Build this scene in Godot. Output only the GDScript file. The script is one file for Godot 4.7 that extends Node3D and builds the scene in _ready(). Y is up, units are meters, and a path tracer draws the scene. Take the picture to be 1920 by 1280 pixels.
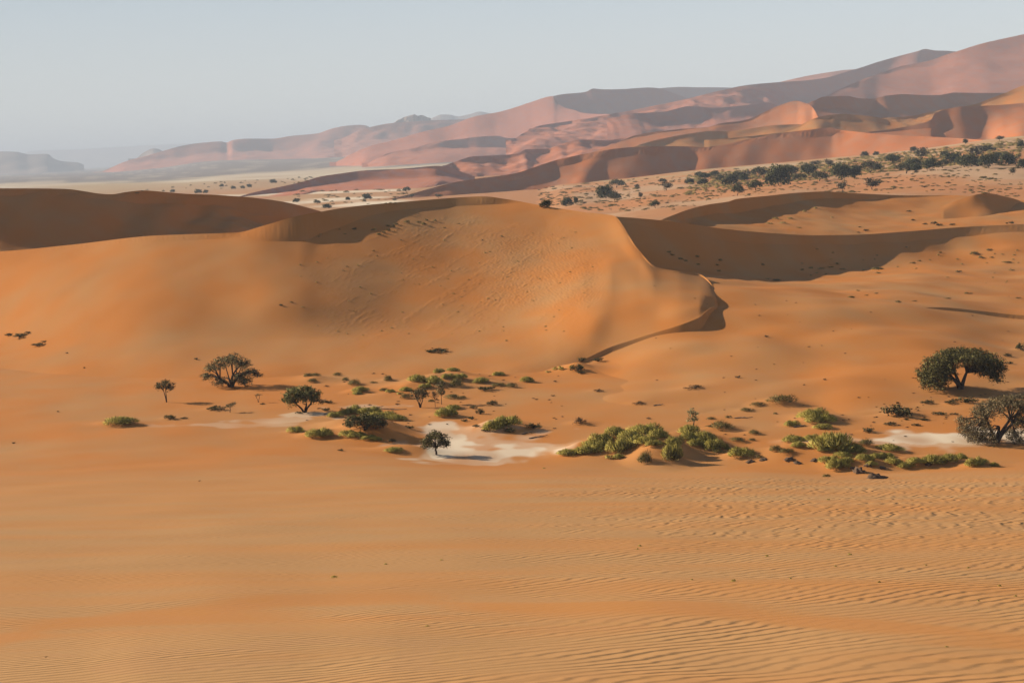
extends Node3D
# A desert of red dunes seen from a high crest: every dune is a sheet of its own, drawn through its crest, its slip face and its foot.

const F := 3292.0                      # focal length in pixels of the 1920 x 1280 photograph
const CAM_H := 50.0                    # the eye above the clay pan
const PITCH := -6.155
const ROLL := -1.8
var cam_basis: Basis
var bodies := []
var noise_a := FastNoiseLite.new()
var noise_b := FastNoiseLite.new()
var noise_c := FastNoiseLite.new()
var noise_s := FastNoiseLite.new()
var rng := RandomNumberGenerator.new()
var names := {}
var M := {}

# ---------------------------------------------------------------- names and tags
func numbered(called: String) -> String:
	if not names.has(called):
		names[called] = 0
		return called
	names[called] += 1
	return "%s_%03d" % [called, names[called]]

func tag(o: Node3D, label: String, category := "", group := "", kind := "") -> void:
	if label != "": o.set_meta("label", label)
	if category != "": o.set_meta("category", category)
	if group != "": o.set_meta("group", group)
	if kind != "": o.set_meta("kind", kind)

func put(called: String, mesh: Mesh, parent: Node = null) -> MeshInstance3D:
	var o := MeshInstance3D.new()
	o.name = called if parent else numbered(called)
	o.mesh = mesh
	(parent if parent else self).add_child(o, true)
	return o

func thing(called: String, at: Vector3, turn := 0.0) -> Node3D:
	var o := Node3D.new()
	o.name = numbered(called)
	add_child(o)
	o.position = at
	o.rotation.y = turn
	return o

# ---------------------------------------------------------------- sight lines
func sight(u: float, v: float) -> Vector2:      # (azimuth, tangent of the elevation) of a point of the photograph
	var w := cam_basis * Vector3((u - 960.0) / F, (640.0 - v) / F, -1.0)
	return Vector2(atan2(w.x, -w.z), w.y / sqrt(w.x * w.x + w.z * w.z))

# ---------------------------------------------------------------- curves
func pchip_slopes(x: PackedFloat64Array, y: PackedFloat64Array) -> PackedFloat64Array:
	var n := x.size()
	var m := PackedFloat64Array()
	m.resize(n)
	if n < 2:
		return m
	var s := PackedFloat64Array()
	s.resize(n - 1)
	for i in n - 1:
		s[i] = (y[i + 1] - y[i]) / (x[i + 1] - x[i])
	m[0] = s[0]
	m[n - 1] = s[n - 2]
	for i in range(1, n - 1):
		m[i] = 0.0 if s[i - 1] * s[i] <= 0.0 else 2.0 * s[i - 1] * s[i] / (s[i - 1] + s[i])
	return m

func curve_at(x: PackedFloat64Array, y: PackedFloat64Array, m: PackedFloat64Array, at: float) -> float:
	var n := x.size()
	if at <= x[0]: return y[0]
	if at >= x[n - 1]: return y[n - 1]
	var i := x.bsearch(at) - 1
	i = clampi(i, 0, n - 2)
	var w := x[i + 1] - x[i]
	var t := (at - x[i]) / w
	var t2 := t * t
	var t3 := t2 * t
	return (2 * t3 - 3 * t2 + 1) * y[i] + (t3 - 2 * t2 + t) * w * m[i] + (3 * t2 - 2 * t3) * y[i + 1] + (t3 - t2) * w * m[i + 1]

# ---------------------------------------------------------------- terrain
# A body is a table of columns [u, y, d, y, d, ...] from its crest down: where the photograph shows each line and how far off it lies.
# A negative y is a height under the eye; a negative d is the slope down from the line above.
func body(called: String, table: Array, opt := {}) -> Dictionary:
	var n: int = (table[0].size() - 1) / 2 + 1     # one more line: every sheet goes on under its neighbour
	var b := {"name": called, "n": n, "opt": opt, "x": [], "e": [], "d": [], "me": [], "md": []}
	for k in n:
		b.x.append(PackedFloat64Array()); b.e.append(PackedFloat64Array()); b.d.append(PackedFloat64Array())
	for row in table:
		var d0 := 0.0
		var h0 := 0.0
		for k in n - 1:
			var y: float = row[1 + 2 * k]
			var d: float = row[2 + 2 * k]
			var s := sight(row[0], y if y > 0.0 else 400.0)
			var e := s.y
			if d > 0.0:
				if d > 2800.0: d = 2800.0 + (d - 2800.0) * 1.7
				d /= cos(s.x)                  # the table counts along the line of sight of the lens
			if y <= 0.0:
				e = y / d
			elif d < 0.0:
				var x := (h0 - e * d0) / (-d - e)
				d = d0 - x
			b.x[k].append(s.x); b.e[k].append(e); b.d[k].append(d)
			d0 = d
			h0 = e * d
		var under := opt.get("under", minf(0.004 * d0, 30.0) if d0 < 1000.0 else 0.010 * d0)
		b.x[n - 1].append(b.x[n - 2][-1]); b.d[n - 1].append(d0 - 5.0 * under); b.e[n - 1].append((h0 - under) / (d0 - 5.0 * under))
	for k in n:
		b.me.append(pchip_slopes(b.x[k], b.e[k]))
		b.md.append(pchip_slopes(b.x[k], b.d[k]))
	b.a0 = atan((opt.get("u0", table[0][0]) - 960.0) / F)
	b.a1 = atan((opt.get("u1", table[-1][0]) - 960.0) / F)
	b.u0 = opt.get("u0", table[0][0])
	b.u1 = opt.get("u1", table[-1][0])
	bodies.append(b)
	return b

func knots(b: Dictionary, a: float) -> Array:   # distances, heights and slopes on both sides of each knot, the back foot first
	var n: int = b.n
	var D := PackedFloat64Array()
	var H := PackedFloat64Array()
	D.resize(n + 1)
	H.resize(n + 1)
	for k in n:
		var d := curve_at(b.x[k], b.d[k], b.md[k], a)
		D[k + 1] = d
		H[k + 1] = d * curve_at(b.x[k], b.e[k], b.me[k], a)
	var bs: float = b.opt.get("back", 0.25)
	var far: float = b.opt.get("reach", 250.0)
	D[0] = D[1] + far
	H[0] = H[1] - far * bs
	for k in range(1, n + 1):
		D[k] = minf(D[k], D[k - 1] - 0.01)
	var L := PackedFloat64Array()
	var R := PackedFloat64Array()
	L.resize(n + 1)
	R.resize(n + 1)
	var creases: Array = b.opt.get("crease", [0])
	var s := PackedFloat64Array()
	s.resize(n)
	for k in n:
		s[k] = (H[k + 1] - H[k]) / (D[k + 1] - D[k])
	for k in n + 1:
		var before := s[maxi(k - 1, 0)]
		var after := s[mini(k, n - 1)]
		if (k - 1) in creases:
			L[k] = before
			R[k] = after
		else:
			var m := 0.0 if before * after <= 0.0 else 2.0 * before * after / (before + after)
			if k == 0: m = after
			if k == n: m = before
			L[k] = m
			R[k] = m
	return [D, H, L, R]

# A face is blended with its neighbours along the dune, so that it has no ribs where the columns of the table stand.
func cached(b: Dictionary, j: int) -> Array:
	if not b.has("cache"): b.cache = {}
	if not b.cache.has(j): b.cache[j] = knots(b, atan((j * 4.0 - 960.0) / F))
	return b.cache[j]

func blended(b: Dictionary, a: float, p: Vector2, st: float) -> float:
	var z: Array = b.opt.blend
	var w0 := smoothstep(z[0], z[0] + 1.0, st) * (1.0 - smoothstep(z[1] - 1.0, z[1], st))
	var j0 := (960.0 + F * tan(a)) / 4.0
	w0 *= 1.0 - smoothstep(z[2], z[2] + 90.0, j0 * 4.0)
	if w0 <= 0.0: return p.y
	var sum := p.y * 0.3
	var all := 0.3
	var u0: float = b.u0
	var u1: float = b.u1
	var first := ceili((j0 - 32.0) / 5.0)
	for k in range(first, first + 13):
		var j := k * 5
		if j * 4.0 < u0 or j * 4.0 > u1: continue
		var K := cached(b, j)
		if p.x > K[0][2] or p.x < K[0][b.n - 1]: continue
		var soft := smoothstep(0.0, 9.0, K[0][2] - p.x) * smoothstep(0.0, 9.0, p.x - K[0][b.n - 1])
		for s in range(2, b.n - 1):
			if p.x >= K[0][s + 1]:
				var w := soft * exp(-(j - j0) * (j - j0) / 170.0)
				sum += w * on_segment(K, s, (p.x - K[0][s]) / (K[0][s + 1] - K[0][s])).y
				all += w
				break
	return lerpf(p.y, sum / all, w0)

func on_segment(K: Array, s: int, t: float) -> Vector2:
	var w: float = K[0][s + 1] - K[0][s]
	var t2 := t * t
	var t3 := t2 * t
	return Vector2(K[0][s] + w * t, (2 * t3 - 3 * t2 + 1) * K[1][s] + (t3 - 2 * t2 + t) * w * K[3][s] + (3 * t2 - 2 * t3) * K[1][s + 1] + (t3 - t2) * w * K[2][s + 1])

func height_on(b: Dictionary, a: float, d: float) -> Vector2:     # (height, place on the profile)
	var K := knots(b, a)
	var n: int = b.n
	for s in n:
		if d <= K[0][s] and d >= K[0][s + 1]:
			var t: float = (d - K[0][s]) / (K[0][s + 1] - K[0][s])
			var p := on_segment(K, s, t)
			return Vector2(blended(b, a, p, s + t) if b.opt.has("blend") else p.y, s + t)
	return Vector2(-1e9, 0)

# the surface that the photograph shows at a point: world position (detail left out), body
func seen_at(u: float, v: float) -> Vector3:
	var s := sight(u, v)
	var best := 1e9
	for b in bodies:
		if s.x < b.a0 or s.x > b.a1: continue
		var K := knots(b, s.x)
		for k in range(b.n, 0, -1):
			if K[0][k] > best: break
			var found := false
			var pt := 1.0
			var pp := on_segment(K, k - 1, 1.0)
			var pf := pp.y - s.y * pp.x
			for i in range(1, 9):
				var t := 1.0 - i / 8.0
				var p := on_segment(K, k - 1, t)
				var f := p.y - s.y * p.x
				if pf < 0.0 and f >= 0.0:
					var lo := pt
					var hi := t
					for j in 18:
						var mid := (lo + hi) * 0.5
						var q := on_segment(K, k - 1, mid)
						if q.y - s.y * q.x < 0.0: lo = mid
						else: hi = mid
					var q2 := on_segment(K, k - 1, hi)
					best = minf(best, q2.x)
					found = true
					break
				pt = t
				pf = f
			if found: break
	return Vector3(best * sin(s.x), 0.0, -best * cos(s.x))

# the highest ground at a place
func ground_at(x: float, z: float) -> float:
	var a := atan2(x, -z)
	var d := sqrt(x * x + z * z)
	var h := -1e9
	for b in bodies:
		if a < b.a0 or a > b.a1: continue
		var g := height_on(b, a, d)
		if g.x > -1e8:
			h = maxf(h, g.x + relief(b, x, z, d, g.y))
	return CAM_H + h

func spot(u: float, v: float) -> Vector3:
	var p := seen_at(u, v)
	return Vector3(p.x, ground_at(p.x, p.z), p.z)

func build_body(b: Dictionary) -> MeshInstance3D:
	var opt: Dictionary = b.opt
	var du: float = opt.get("du", 2.0)
	var dv: float = opt.get("dv", 1.6)
	var cols := PackedFloat64Array()
	var u0: float = F * tan(b.a0) + 960.0
	var u1: float = F * tan(b.a1) + 960.0
	var count := int(ceil((u1 - u0) / du))
	if opt.has("wings"):
		for i in 24: cols.append(b.a0 - 1.1 * pow((24 - i) / 24.0, 2.0))
	for i in count + 1:
		cols.append(atan((u0 + (u1 - u0) * i / count - 960.0) / F))
	if opt.has("wings"):
		for i in 24: cols.append(b.a1 + 1.1 * pow((i + 1) / 24.0, 2.0))
	var nc := cols.size()
	var KS := []
	var span := PackedFloat64Array()
	span.resize(b.n + 1)
	for j in nc:
		var K := knots(b, cols[j])
		KS.append(K)
		for s in range(1, b.n + 1):
			var e := absf(K[1][s] / K[0][s] - K[1][s - 1] / K[0][s - 1]) * F
			if s > 1: span[s] = maxf(span[s], e)
	# rows grouped into patches that a crease parts
	var patches := [[]]
	var creases: Array = opt.get("crease", [0])
	for s in b.n:
		var sub := int(clampf(ceil(span[s + 1] / dv), 3, 220)) if s > 0 else 5
		var even: bool = s > 0 and opt.has("fan")
		for i in sub + 1:
			if i == 0 and not patches[-1].is_empty(): continue
			patches[-1].append(Vector2(s, float(i) / sub))
		if s in creases and s < b.n - 1:
			patches.append([])
	var mesh := ArrayMesh.new()
	var paint: Callable = opt.get("paint", sand)
	for rows in patches:
		var nr: int = rows.size()
		var P := PackedVector3Array()
		var N := PackedVector3Array()
		var C := PackedColorArray()
		var U := PackedVector2Array()
		P.resize(nr * nc); N.resize(nr * nc); C.resize(nr * nc); U.resize(nr * nc)
		for j in nc:
			var K: Array = KS[j]
			var ca := cos(cols[j])
			var sa := sin(cols[j])
			for i in nr:
				var r: Vector2 = rows[i]
				var s := int(r.x)
				var t := r.y
				if opt.has("fan") and s > 0:      # even steps of angle rather than of distance
					var q: float = K[0][s] / K[0][s + 1]
					if q > 1.2: t = (1.0 - pow(q, -t)) / (1.0 - 1.0 / q)
				var p := on_segment(K, s, t)
				var x := p.x * sa
				var z := -p.x * ca
				if opt.has("blend"): p.y = blended(b, cols[j], p, s + t)
				var h := p.y + relief(b, x, z, p.x, s + t)
				P[i * nc + j] = Vector3(x, CAM_H + h, z)
				C[i * nc + j] = paint.call(b, x, z, p.x, cols[j], s + t, h)
				U[i * nc + j] = Vector2((x + 115.0) / 230.0, (z + 300.0) / 265.0)
		for i in nr:
			var up := maxi(i - 1, 0) * nc
			var dn := mini(i + 1, nr - 1) * nc
			for j in nc:
				var lf := maxi(j - 1, 0)
				var rt := mini(j + 1, nc - 1)
				N[i * nc + j] = (P[dn + j] - P[up + j]).cross(P[i * nc + rt] - P[i * nc + lf]).normalized()
		var I := PackedInt32Array()
		I.resize((nr - 1) * (nc - 1) * 6)
		var at := 0
		for i in nr - 1:
			for j in nc - 1:
				var q := i * nc + j
				I[at] = q; I[at + 1] = q + 1; I[at + 2] = q + nc
				I[at + 3] = q + 1; I[at + 4] = q + nc + 1; I[at + 5] = q + nc
				at += 6
		var arrays := []
		arrays.resize(Mesh.ARRAY_MAX)
		arrays[Mesh.ARRAY_VERTEX] = P
		arrays[Mesh.ARRAY_NORMAL] = N
		arrays[Mesh.ARRAY_COLOR] = C
		arrays[Mesh.ARRAY_TEX_UV] = U
		arrays[Mesh.ARRAY_INDEX] = I
		mesh.add_surface_from_arrays(Mesh.PRIMITIVE_TRIANGLES, arrays)
		mesh.surface_set_material(mesh.get_surface_count() - 1, M[opt.get("mat", "sand")])
	var o := put(b.name, mesh)
	tag(o, opt.get("label", ""), opt.get("category", "dune"), "", "structure")
	return o

# ---------------------------------------------------------------- relief and colour
var mounds := {}                       # 16 m cells -> [x, z, rx, rz, height, turn]

func mound(p: Vector3, rx: float, rz: float, high: float, turn := 0.0) -> void:
	var r := maxf(rx, rz) * 1.7
	for i in range(floori((p.x - r) / 16.0), floori((p.x + r) / 16.0) + 1):
		for j in range(floori((p.z - r) / 16.0), floori((p.z + r) / 16.0) + 1):
			var key := Vector2i(i, j)
			if not mounds.has(key): mounds[key] = []
			mounds[key].append([p.x, p.z, rx, rz, high, cos(turn), sin(turn)])

func relief(b: Dictionary, x: float, z: float, d: float, st: float) -> float:
	var opt: Dictionary = b.opt
	var h := 0.0
	var big: float = opt.get("swell", 0.12)
	var size: float = opt.get("swell_size", 28.0)
	var edge := minf(st - 1.0, 1.0) if st > 1.0 else 0.0          # 0 at the crest, so that the crest keeps its line
	edge = clampf(edge, 0.0, 1.0)
	if big > 0.0 and edge > 0.0:
		h += big * edge * noise_a.get_noise_2d(x / size * 20.0, z / size * 20.0) * 2.0
	if opt.has("folds"):                                          # ribs that run down the face
		var f: Array = opt.folds
		var a := atan2(x, -z)
		var w := clampf((st - 1.0) / (b.n - 1.0), 0.0, 1.0)
		h += f[0] * sin(PI * pow(w, 0.7)) * noise_s.get_noise_2d(a * F / f[1] * 12.0 + w * f[2] * 12.0, w * 8.0)
	if opt.has("streaks") and st > 1.0 and st < 2.0:               # sand that has slid down the slip face
		h += opt.streaks * sin(PI * (st - 1.0)) * noise_c.get_noise_2d(atan2(x, -z) * F * 3.0, st * 9.0)
	if opt.has("rough") and edge > 0.0:
		h += opt.rough * edge * noise_c.get_noise_2d(x * 0.45, z * 0.3)
	if opt.has("lumps"):
		h += opt.lumps.call(x, z, d, st)
	if opt.has("mounds"):
		var cell: Variant = mounds.get(Vector2i(floori(x / 16.0), floori(z / 16.0)))
		if cell:
			for m in cell:
				var dx: float = x - m[0]
				var dz: float = z - m[1]
				var q := Vector2((dx * m[5] - dz * m[6]) / m[2], (dx * m[6] + dz * m[5]) / m[3]).length_squared()
				if q < 2.9:
					h += m[4] * maxf(0.0, (exp(-q * 1.1) - 0.041))
	return h

func lumps_centre(x: float, z: float, d: float, st: float) -> float:
	# small hummocks on the hollow side of the central dune, in slanting rows
	var a := atan2(x, -z)
	var u := 960.0 + F * tan(a)
	if u < 480.0 or u > 1180.0 or st < 2.1: return 0.0
	var w := smoothstep(500.0, 760.0, u) * (1.0 - smoothstep(1050.0, 1180.0, u))
	w *= smoothstep(2.1, 2.6, st) * (1.0 - smoothstep(4.6, 5.6, st) * 0.75)
	var patch := smoothstep(-0.15, 0.35, noise_a.get_noise_2d(x * 0.7 + 300.0, z * 0.35 - 80.0))
	var n := noise_c.get_noise_2d(x * 14.0 + z * 4.0, z * 6.0)
	var h := w * patch * 0.085 * maxf(0.0, n - 0.12)
	# two worn ribs that run down the face at a slant
	var r := noise_b.get_noise_2d(x * 2.6 + z * 1.1 + 50.0, z * 0.55)
	h += w * 0.07 * smoothstep(0.05, 0.5, r) * (0.6 + 0.8 * n)
	# fine pitted ground on the right of the hollow
	var w2 := smoothstep(860.0, 960.0, u) * (1.0 - smoothstep(1100.0, 1160.0, u)) * smoothstep(2.6, 3.2, st) * (1.0 - smoothstep(4.3, 5.0, st))
	h += w2 * 0.12 * noise_c.get_noise_2d(x * 30.0, z * 16.0)
	return h

func mix3(a: Color, b: Color, t: float) -> Color:
	return a.lerp(b, clampf(t, 0.0, 1.0))

var ORANGE := Color(0.44, 0.180, 0.048)
var TAN := Color(0.375, 0.217, 0.096)
var ROSE := Color(0.50, 0.20, 0.085)
var PAN := Color(0.60, 0.50, 0.38)
var GRAVEL := Color(0.17, 0.14, 0.127)
var SCRUB := Color(0.355, 0.206, 0.115)
var STRAW := Color(0.41, 0.325, 0.185)

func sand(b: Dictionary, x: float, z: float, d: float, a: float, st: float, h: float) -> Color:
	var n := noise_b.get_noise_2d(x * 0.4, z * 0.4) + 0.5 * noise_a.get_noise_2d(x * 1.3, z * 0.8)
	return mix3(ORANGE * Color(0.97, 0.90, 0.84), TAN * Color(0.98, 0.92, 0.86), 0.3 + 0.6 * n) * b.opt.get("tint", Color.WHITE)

func paint_ground(b: Dictionary, x: float, z: float, d: float, a: float, st: float, h: float) -> Color:
	var u := 960.0 + F * tan(a)
	var n := noise_b.get_noise_2d(x * 0.4, z * 0.4)
	if d > 900.0:                                                 # the plain
		if d > 2800.0: d = 2800.0 + (d - 2800.0) / 1.7
		var n2 := noise_a.get_noise_2d(x * 0.02, z * 0.006)
		var n3 := noise_c.get_noise_2d(x * 0.06, z * 0.02)
		var c := mix3(SCRUB, STRAW, 0.35 + 0.5 * n2)
		c = mix3(c, Color(0.40, 0.195, 0.092), (1.0 - smoothstep(2750.0, 3300.0, d)) * (0.75 + 0.5 * n3))
		c = mix3(c, Color(0.40, 0.185, 0.08), smoothstep(760.0, 960.0, u) * (1.0 - smoothstep(3300.0, 3900.0, d)))
		var strip0 := 4100.0 + 160.0 * n2 * 5.0
		var pale := smoothstep(strip0 - 250.0, strip0 + 150.0, d)
		c = mix3(c, Color(0.51, 0.43, 0.32), pale * (0.75 + 0.5 * n3))
		var far := smoothstep(5150.0, 5600.0, d + 900.0 * n2 + (500.0 * n3))
		c = mix3(c, GRAVEL, far * (1.0 - 0.35 * smoothstep(0.1, 0.5, n3)))
		if d < 3300.0:                                            # white clay among the shrubs behind the dune
			var w := smoothstep(1760.0, 1830.0, d + 60.0 * n3) * (1.0 - smoothstep(2120.0, 2200.0, d + 160.0 * n3)) + 0.95 * smoothstep(2470.0, 2530.0, d) * (1.0 - smoothstep(2620.0, 2680.0, d))
			c = mix3(c, PAN * 1.05, w * (1.0 - smoothstep(740.0, 800.0, u)) * smoothstep(-0.25, 0.05, noise_b.get_noise_2d(x * 0.08 + 7.0, z * 0.03) + 0.1))
		return c
	var c2 := mix3(ORANGE * Color(0.97, 0.91, 0.86), TAN * Color(0.98, 0.93, 0.88), 0.3 + 0.6 * (n + 0.5 * noise_a.get_noise_2d(x * 1.3, z * 0.8)))
	if d < 310.0:
		c2 = mix3(c2, mix3(mix3(ORANGE, TAN, 0.35), TAN, ripple_share(x, z, d, a) * (0.8 + 0.9 * noise_a.get_noise_2d(x * 0.25 + 9.0, z * 1.1))), 0.85 * (1.0 - smoothstep(225.0, 300.0, d)))
	# the two white clay pans
	var ps := pan_share(x, z, u, d)
	if ps > 0.0:
		c2 = mix3(c2, mix3(PAN, SCRUB, 0.18 + 0.9 * noise_c.get_noise_2d(x * 1.5, z * 0.7)), ps)
	return c2

func pan_share(x: float, z: float, u: float, d: float) -> float:
	var n := noise_b.get_noise_2d(x * 2.0, z * 1.2) + 0.6 * noise_c.get_noise_2d(x * 2.5, z * 1.2)
	var p := 0.0
	for e in pans:
		var q := Vector2((x - e[0]) / e[2], (z - e[1]) / e[3]).length()
		p = maxf(p, e[4] * (1.0 - smoothstep(0.62, 1.06, q + 0.75 * n)))
	return p

var pans := []                         # x, z, half width, half depth, strength

# where the near slope is rippled (1) and where loose orange sand covers it (0)
func ripple_share(x: float, z: float, d: float, a: float) -> float:
	var u := 960.0 + F * tan(a)
	var line := curve_at(strip_u, strip_d, strip_m, u)
	var n := noise_a.get_noise_2d(x * 0.8, z * 0.5)
	var s := absf(d - line) / (3.4 + 2.5 * n)
	var w := smoothstep(0.35, 2.3, s + 1.1 * noise_c.get_noise_2d(x * 1.1, z * 2.2))
	w *= 1.0 - 0.5 * smoothstep(150.0, 210.0, d) * (1.0 - smoothstep(700.0, 1150.0, u))
	w *= 0.72 + 0.55 * smoothstep(-0.25, 0.3, noise_b.get_noise_2d(x * 0.9 + z * 0.4, z * 0.9))
	return clampf(w, 0.0, 1.0)

var strip_u := PackedFloat64Array()
var strip_d := PackedFloat64Array()
var strip_m := PackedFloat64Array()

func ripples() -> Image:
	var W := 1792
	var im := Image.create_empty(W, W, false, Image.FORMAT_RF)
	var data := PackedFloat32Array()
	data.resize(W * W)
	for j in W:
		var z := -300.0 + 265.0 * (j + 0.5) / W
		for i in W:
			var x := -115.0 + 230.0 * (i + 0.5) / W
			data[j * W + i] = 0.5
			if absf(x) > -z * 0.36 + 8.0: continue
			var d := sqrt(x * x + z * z)
			var a := atan2(x, -z)
			var share := ripple_share(x, z, d, a) * (1.0 - smoothstep(236.0, 264.0, d)) * smoothstep(1.0, 8.0, 115.0 - absf(x))
			var warp := noise_a.get_noise_2d(x * 1.2, z * 1.2) * 1.1 + noise_b.get_noise_2d(x * 8.0, z * 8.0) * 0.26
			var right := smoothstep(-0.02, 0.12, a + 0.05 * noise_a.get_noise_2d(x * 0.6, z * 0.6)) * smoothstep(105.0, 165.0, d)
			var fine := 1.0 - smoothstep(-0.12, 0.08, a + 0.08 * noise_b.get_noise_2d(x, z))
			var p := (0.80 * x + 0.60 * z + warp) / 0.92
			var p2 := (0.80 * x + 0.60 * z + warp * 0.8) / 0.66
			var q := (0.93 * x + 0.36 * z + warp * 1.3 + noise_c.get_noise_2d(x * 9.0, z * 9.0) * 0.5) / 1.35
			var lee := func(t: float) -> float:                # a long windward side and a short lee side
				var f := t - floorf(t)
				return (f / 0.68 if f < 0.68 else (1.0 - f) / 0.32) * 2.0 - 1.0
			var s: float = lerpf(lee.call(p), 0.8 * lee.call(p2), fine)
			var amp := 0.55 + 0.6 * smoothstep(-0.25, 0.3, noise_b.get_noise_2d(x * 2.2, z * 2.2))
			var far_break := 0.35 + 0.9 * smoothstep(-0.2, 0.25, noise_c.get_noise_2d(x * 6.0 + z * 2.0, z * 2.5))
			var h: float = maxf(share, 0.22 * (1.0 - smoothstep(236.0, 264.0, d))) * amp * (0.5 * s * (1.0 - 0.7 * right) + right * 0.75 * far_break * lee.call(q))
			h += 0.05 * noise_c.get_noise_2d(x * 40.0, z * 40.0) * (1.0 - smoothstep(268.0, 292.0, -z))
			data[j * W + i] = 0.5 + 0.3 * h
	im.set_data(W, W, false, Image.FORMAT_RF, data.to_byte_array())
	return im

func make_materials() -> void:
	for key in ["sand", "near_sand", "far_sand", "rock"]:
		var m := StandardMaterial3D.new()
		m.resource_name = key
		m.vertex_color_use_as_albedo = true
		m.roughness = 0.95
		m.metallic_specular = 0.2
		M[key] = m
	M.near_sand.heightmap_enabled = true
	M.near_sand.heightmap_texture = ImageTexture.create_from_image(ripples())
	M.near_sand.heightmap_scale = 27.0
	M.near_sand.texture_repeat = false
	for c in [["leaf"], ["grass"], ["bark"]]:
		var m := StandardMaterial3D.new()
		m.resource_name = c[0]
		m.vertex_color_use_as_albedo = true
		m.roughness = 0.85
		m.metallic_specular = 0.25
		M[c[0]] = m
	M.grass.backlight_enabled = true
	M.grass.backlight = Color(0.62, 0.62, 0.55)
	M.leaf.backlight_enabled = true
	M.leaf.backlight = Color(0.4, 0.4, 0.35)

func sky_picture() -> Image:
	var W := 512
	var H := 256
	var im := Image.create_empty(W, H, false, Image.FORMAT_RGBF)
	var sun := Vector3(-0.80, 0.39, -0.46).normalized()
	for j in H:
		var el := PI * (0.5 - (j + 0.5) / H)
		for i in W:
			var az := TAU * ((i + 0.5) / W - 0.5)
			var dir := Vector3(sin(az) * cos(el), sin(el), -cos(az) * cos(el))
			var deg := maxf(0.0, rad_to_deg(el))
			var c := SKY_LOW.lerp(SKY_MID, smoothstep(0.5, 7.0, deg))
			c = c.lerp(SKY_TOP, 1.0 - exp(-maxf(0.0, deg - 5.0) / 15.0))
			var side := dir.dot(sun)
			c *= 1.02 + 0.22 * side
			im.set_pixel(i, j, c)
	return im

const SKY_LOW := Color(0.445, 0.46, 0.44)
const SKY_MID := Color(0.325, 0.385, 0.43)
const SKY_TOP := Color(0.045, 0.068, 0.12)

# ---------------------------------------------------------------- the scene
func _ready() -> void:
	noise_a.seed = 11; noise_a.frequency = 0.05; noise_a.fractal_octaves = 2
	noise_b.seed = 23; noise_b.frequency = 0.05; noise_b.fractal_octaves = 3
	noise_c.seed = 37; noise_c.frequency = 0.05; noise_c.fractal_octaves = 2
	noise_s.seed = 51; noise_s.frequency = 0.05; noise_s.fractal_type = FastNoiseLite.FRACTAL_NONE
	rng.seed = 4242
	var cam := Camera3D.new()
	cam.name = "camera"
	cam.position = Vector3(0, CAM_H, 0)
	cam.rotation_degrees = Vector3(PITCH, 0, 0)
	cam.rotate_object_local(Vector3(0, 0, 1), deg_to_rad(ROLL))
	cam.fov = rad_to_deg(2.0 * atan(640.0 / F))
	cam.near = 0.5
	cam.far = 90000.0
	add_child(cam)
	cam_basis = cam.transform.basis
	var env := Environment.new()
	env.background_mode = Environment.BG_SKY
	var pano := PanoramaSkyMaterial.new()
	pano.panorama = ImageTexture.create_from_image(sky_picture())
	env.sky = Sky.new()
	env.sky.sky_material = pano
	env.tonemap_mode = Environment.TONE_MAPPER_LINEAR
	env.tonemap_exposure = 1.76
	env.fog_enabled = true
	env.fog_density = 0.00006
	env.fog_light_color = Color(0.86, 0.915, 1.0)
	env.sdfgi_enabled = true
	env.ssao_enabled = true
	env.ssil_enabled = true
	var around := WorldEnvironment.new()
	around.name = "world_environment"
	around.environment = env
	add_child(around)
	var sun := DirectionalLight3D.new()
	sun.name = "sun"
	sun.light_energy = 1.6
	sun.light_color = Color(1.0, 0.93, 0.82)
	sun.light_angular_distance = 0.5
	sun.shadow_enabled = true
	sun.sky_mode = DirectionalLight3D.SKY_MODE_LIGHT_ONLY
	add_child(sun)
	sun.look_at_from_position(Vector3.ZERO, -sun_towards(), Vector3.UP)

	for row in [[-100, 64], [100, 75.5], [300, 79], [640, 85.5], [900, 81], [1100, 78], [1280, 75], [1450, 71.5], [1640, 67.5], [1800, 64.5], [1920, 63], [2200, 60]]:
		strip_u.append(row[0]); strip_d.append(row[1])
	strip_m = pchip_slopes(strip_u, strip_d)
	for e in [[845, 832, 62, 24, 1.0], [960, 846, 95, 14, 0.9], [900, 856, 150, 14, 0.5], [1000, 838, 110, 16, 0.45], [1700, 824, 240, 16, 0.4], [880, 826, 130, 38, 0.35], [820, 800, 40, 16, 0.8], [1780, 815, 150, 14, 1.0], [1700, 818, 80, 9, 0.9], [1860, 812, 120, 16, 1.0], [590, 777, 70, 6, 0.7], [690, 762, 70, 5, 0.5], [530, 788, 90, 5, 0.45], [420, 800, 120, 6, 0.3], [1020, 832, 60, 8, 0.45]]:
		var s := sight(e[0], e[1])
		var d := -CAM_H / s.y
		var reach := absf(d - (-CAM_H / sight(e[0], e[1] + e[3]).y))
		pans.append([d * sin(s.x), -d * cos(s.x), e[2] * d / F, reach, e[4]])
	make_materials()
	make_terrain()
	make_plants()

func sun_towards() -> Vector3:
	var e := deg_to_rad(24.0)
	var a := deg_to_rad(22.0)          # behind the line that runs to the left
	return Vector3(-cos(a) * cos(e), sin(e), -sin(a) * cos(e))

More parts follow.
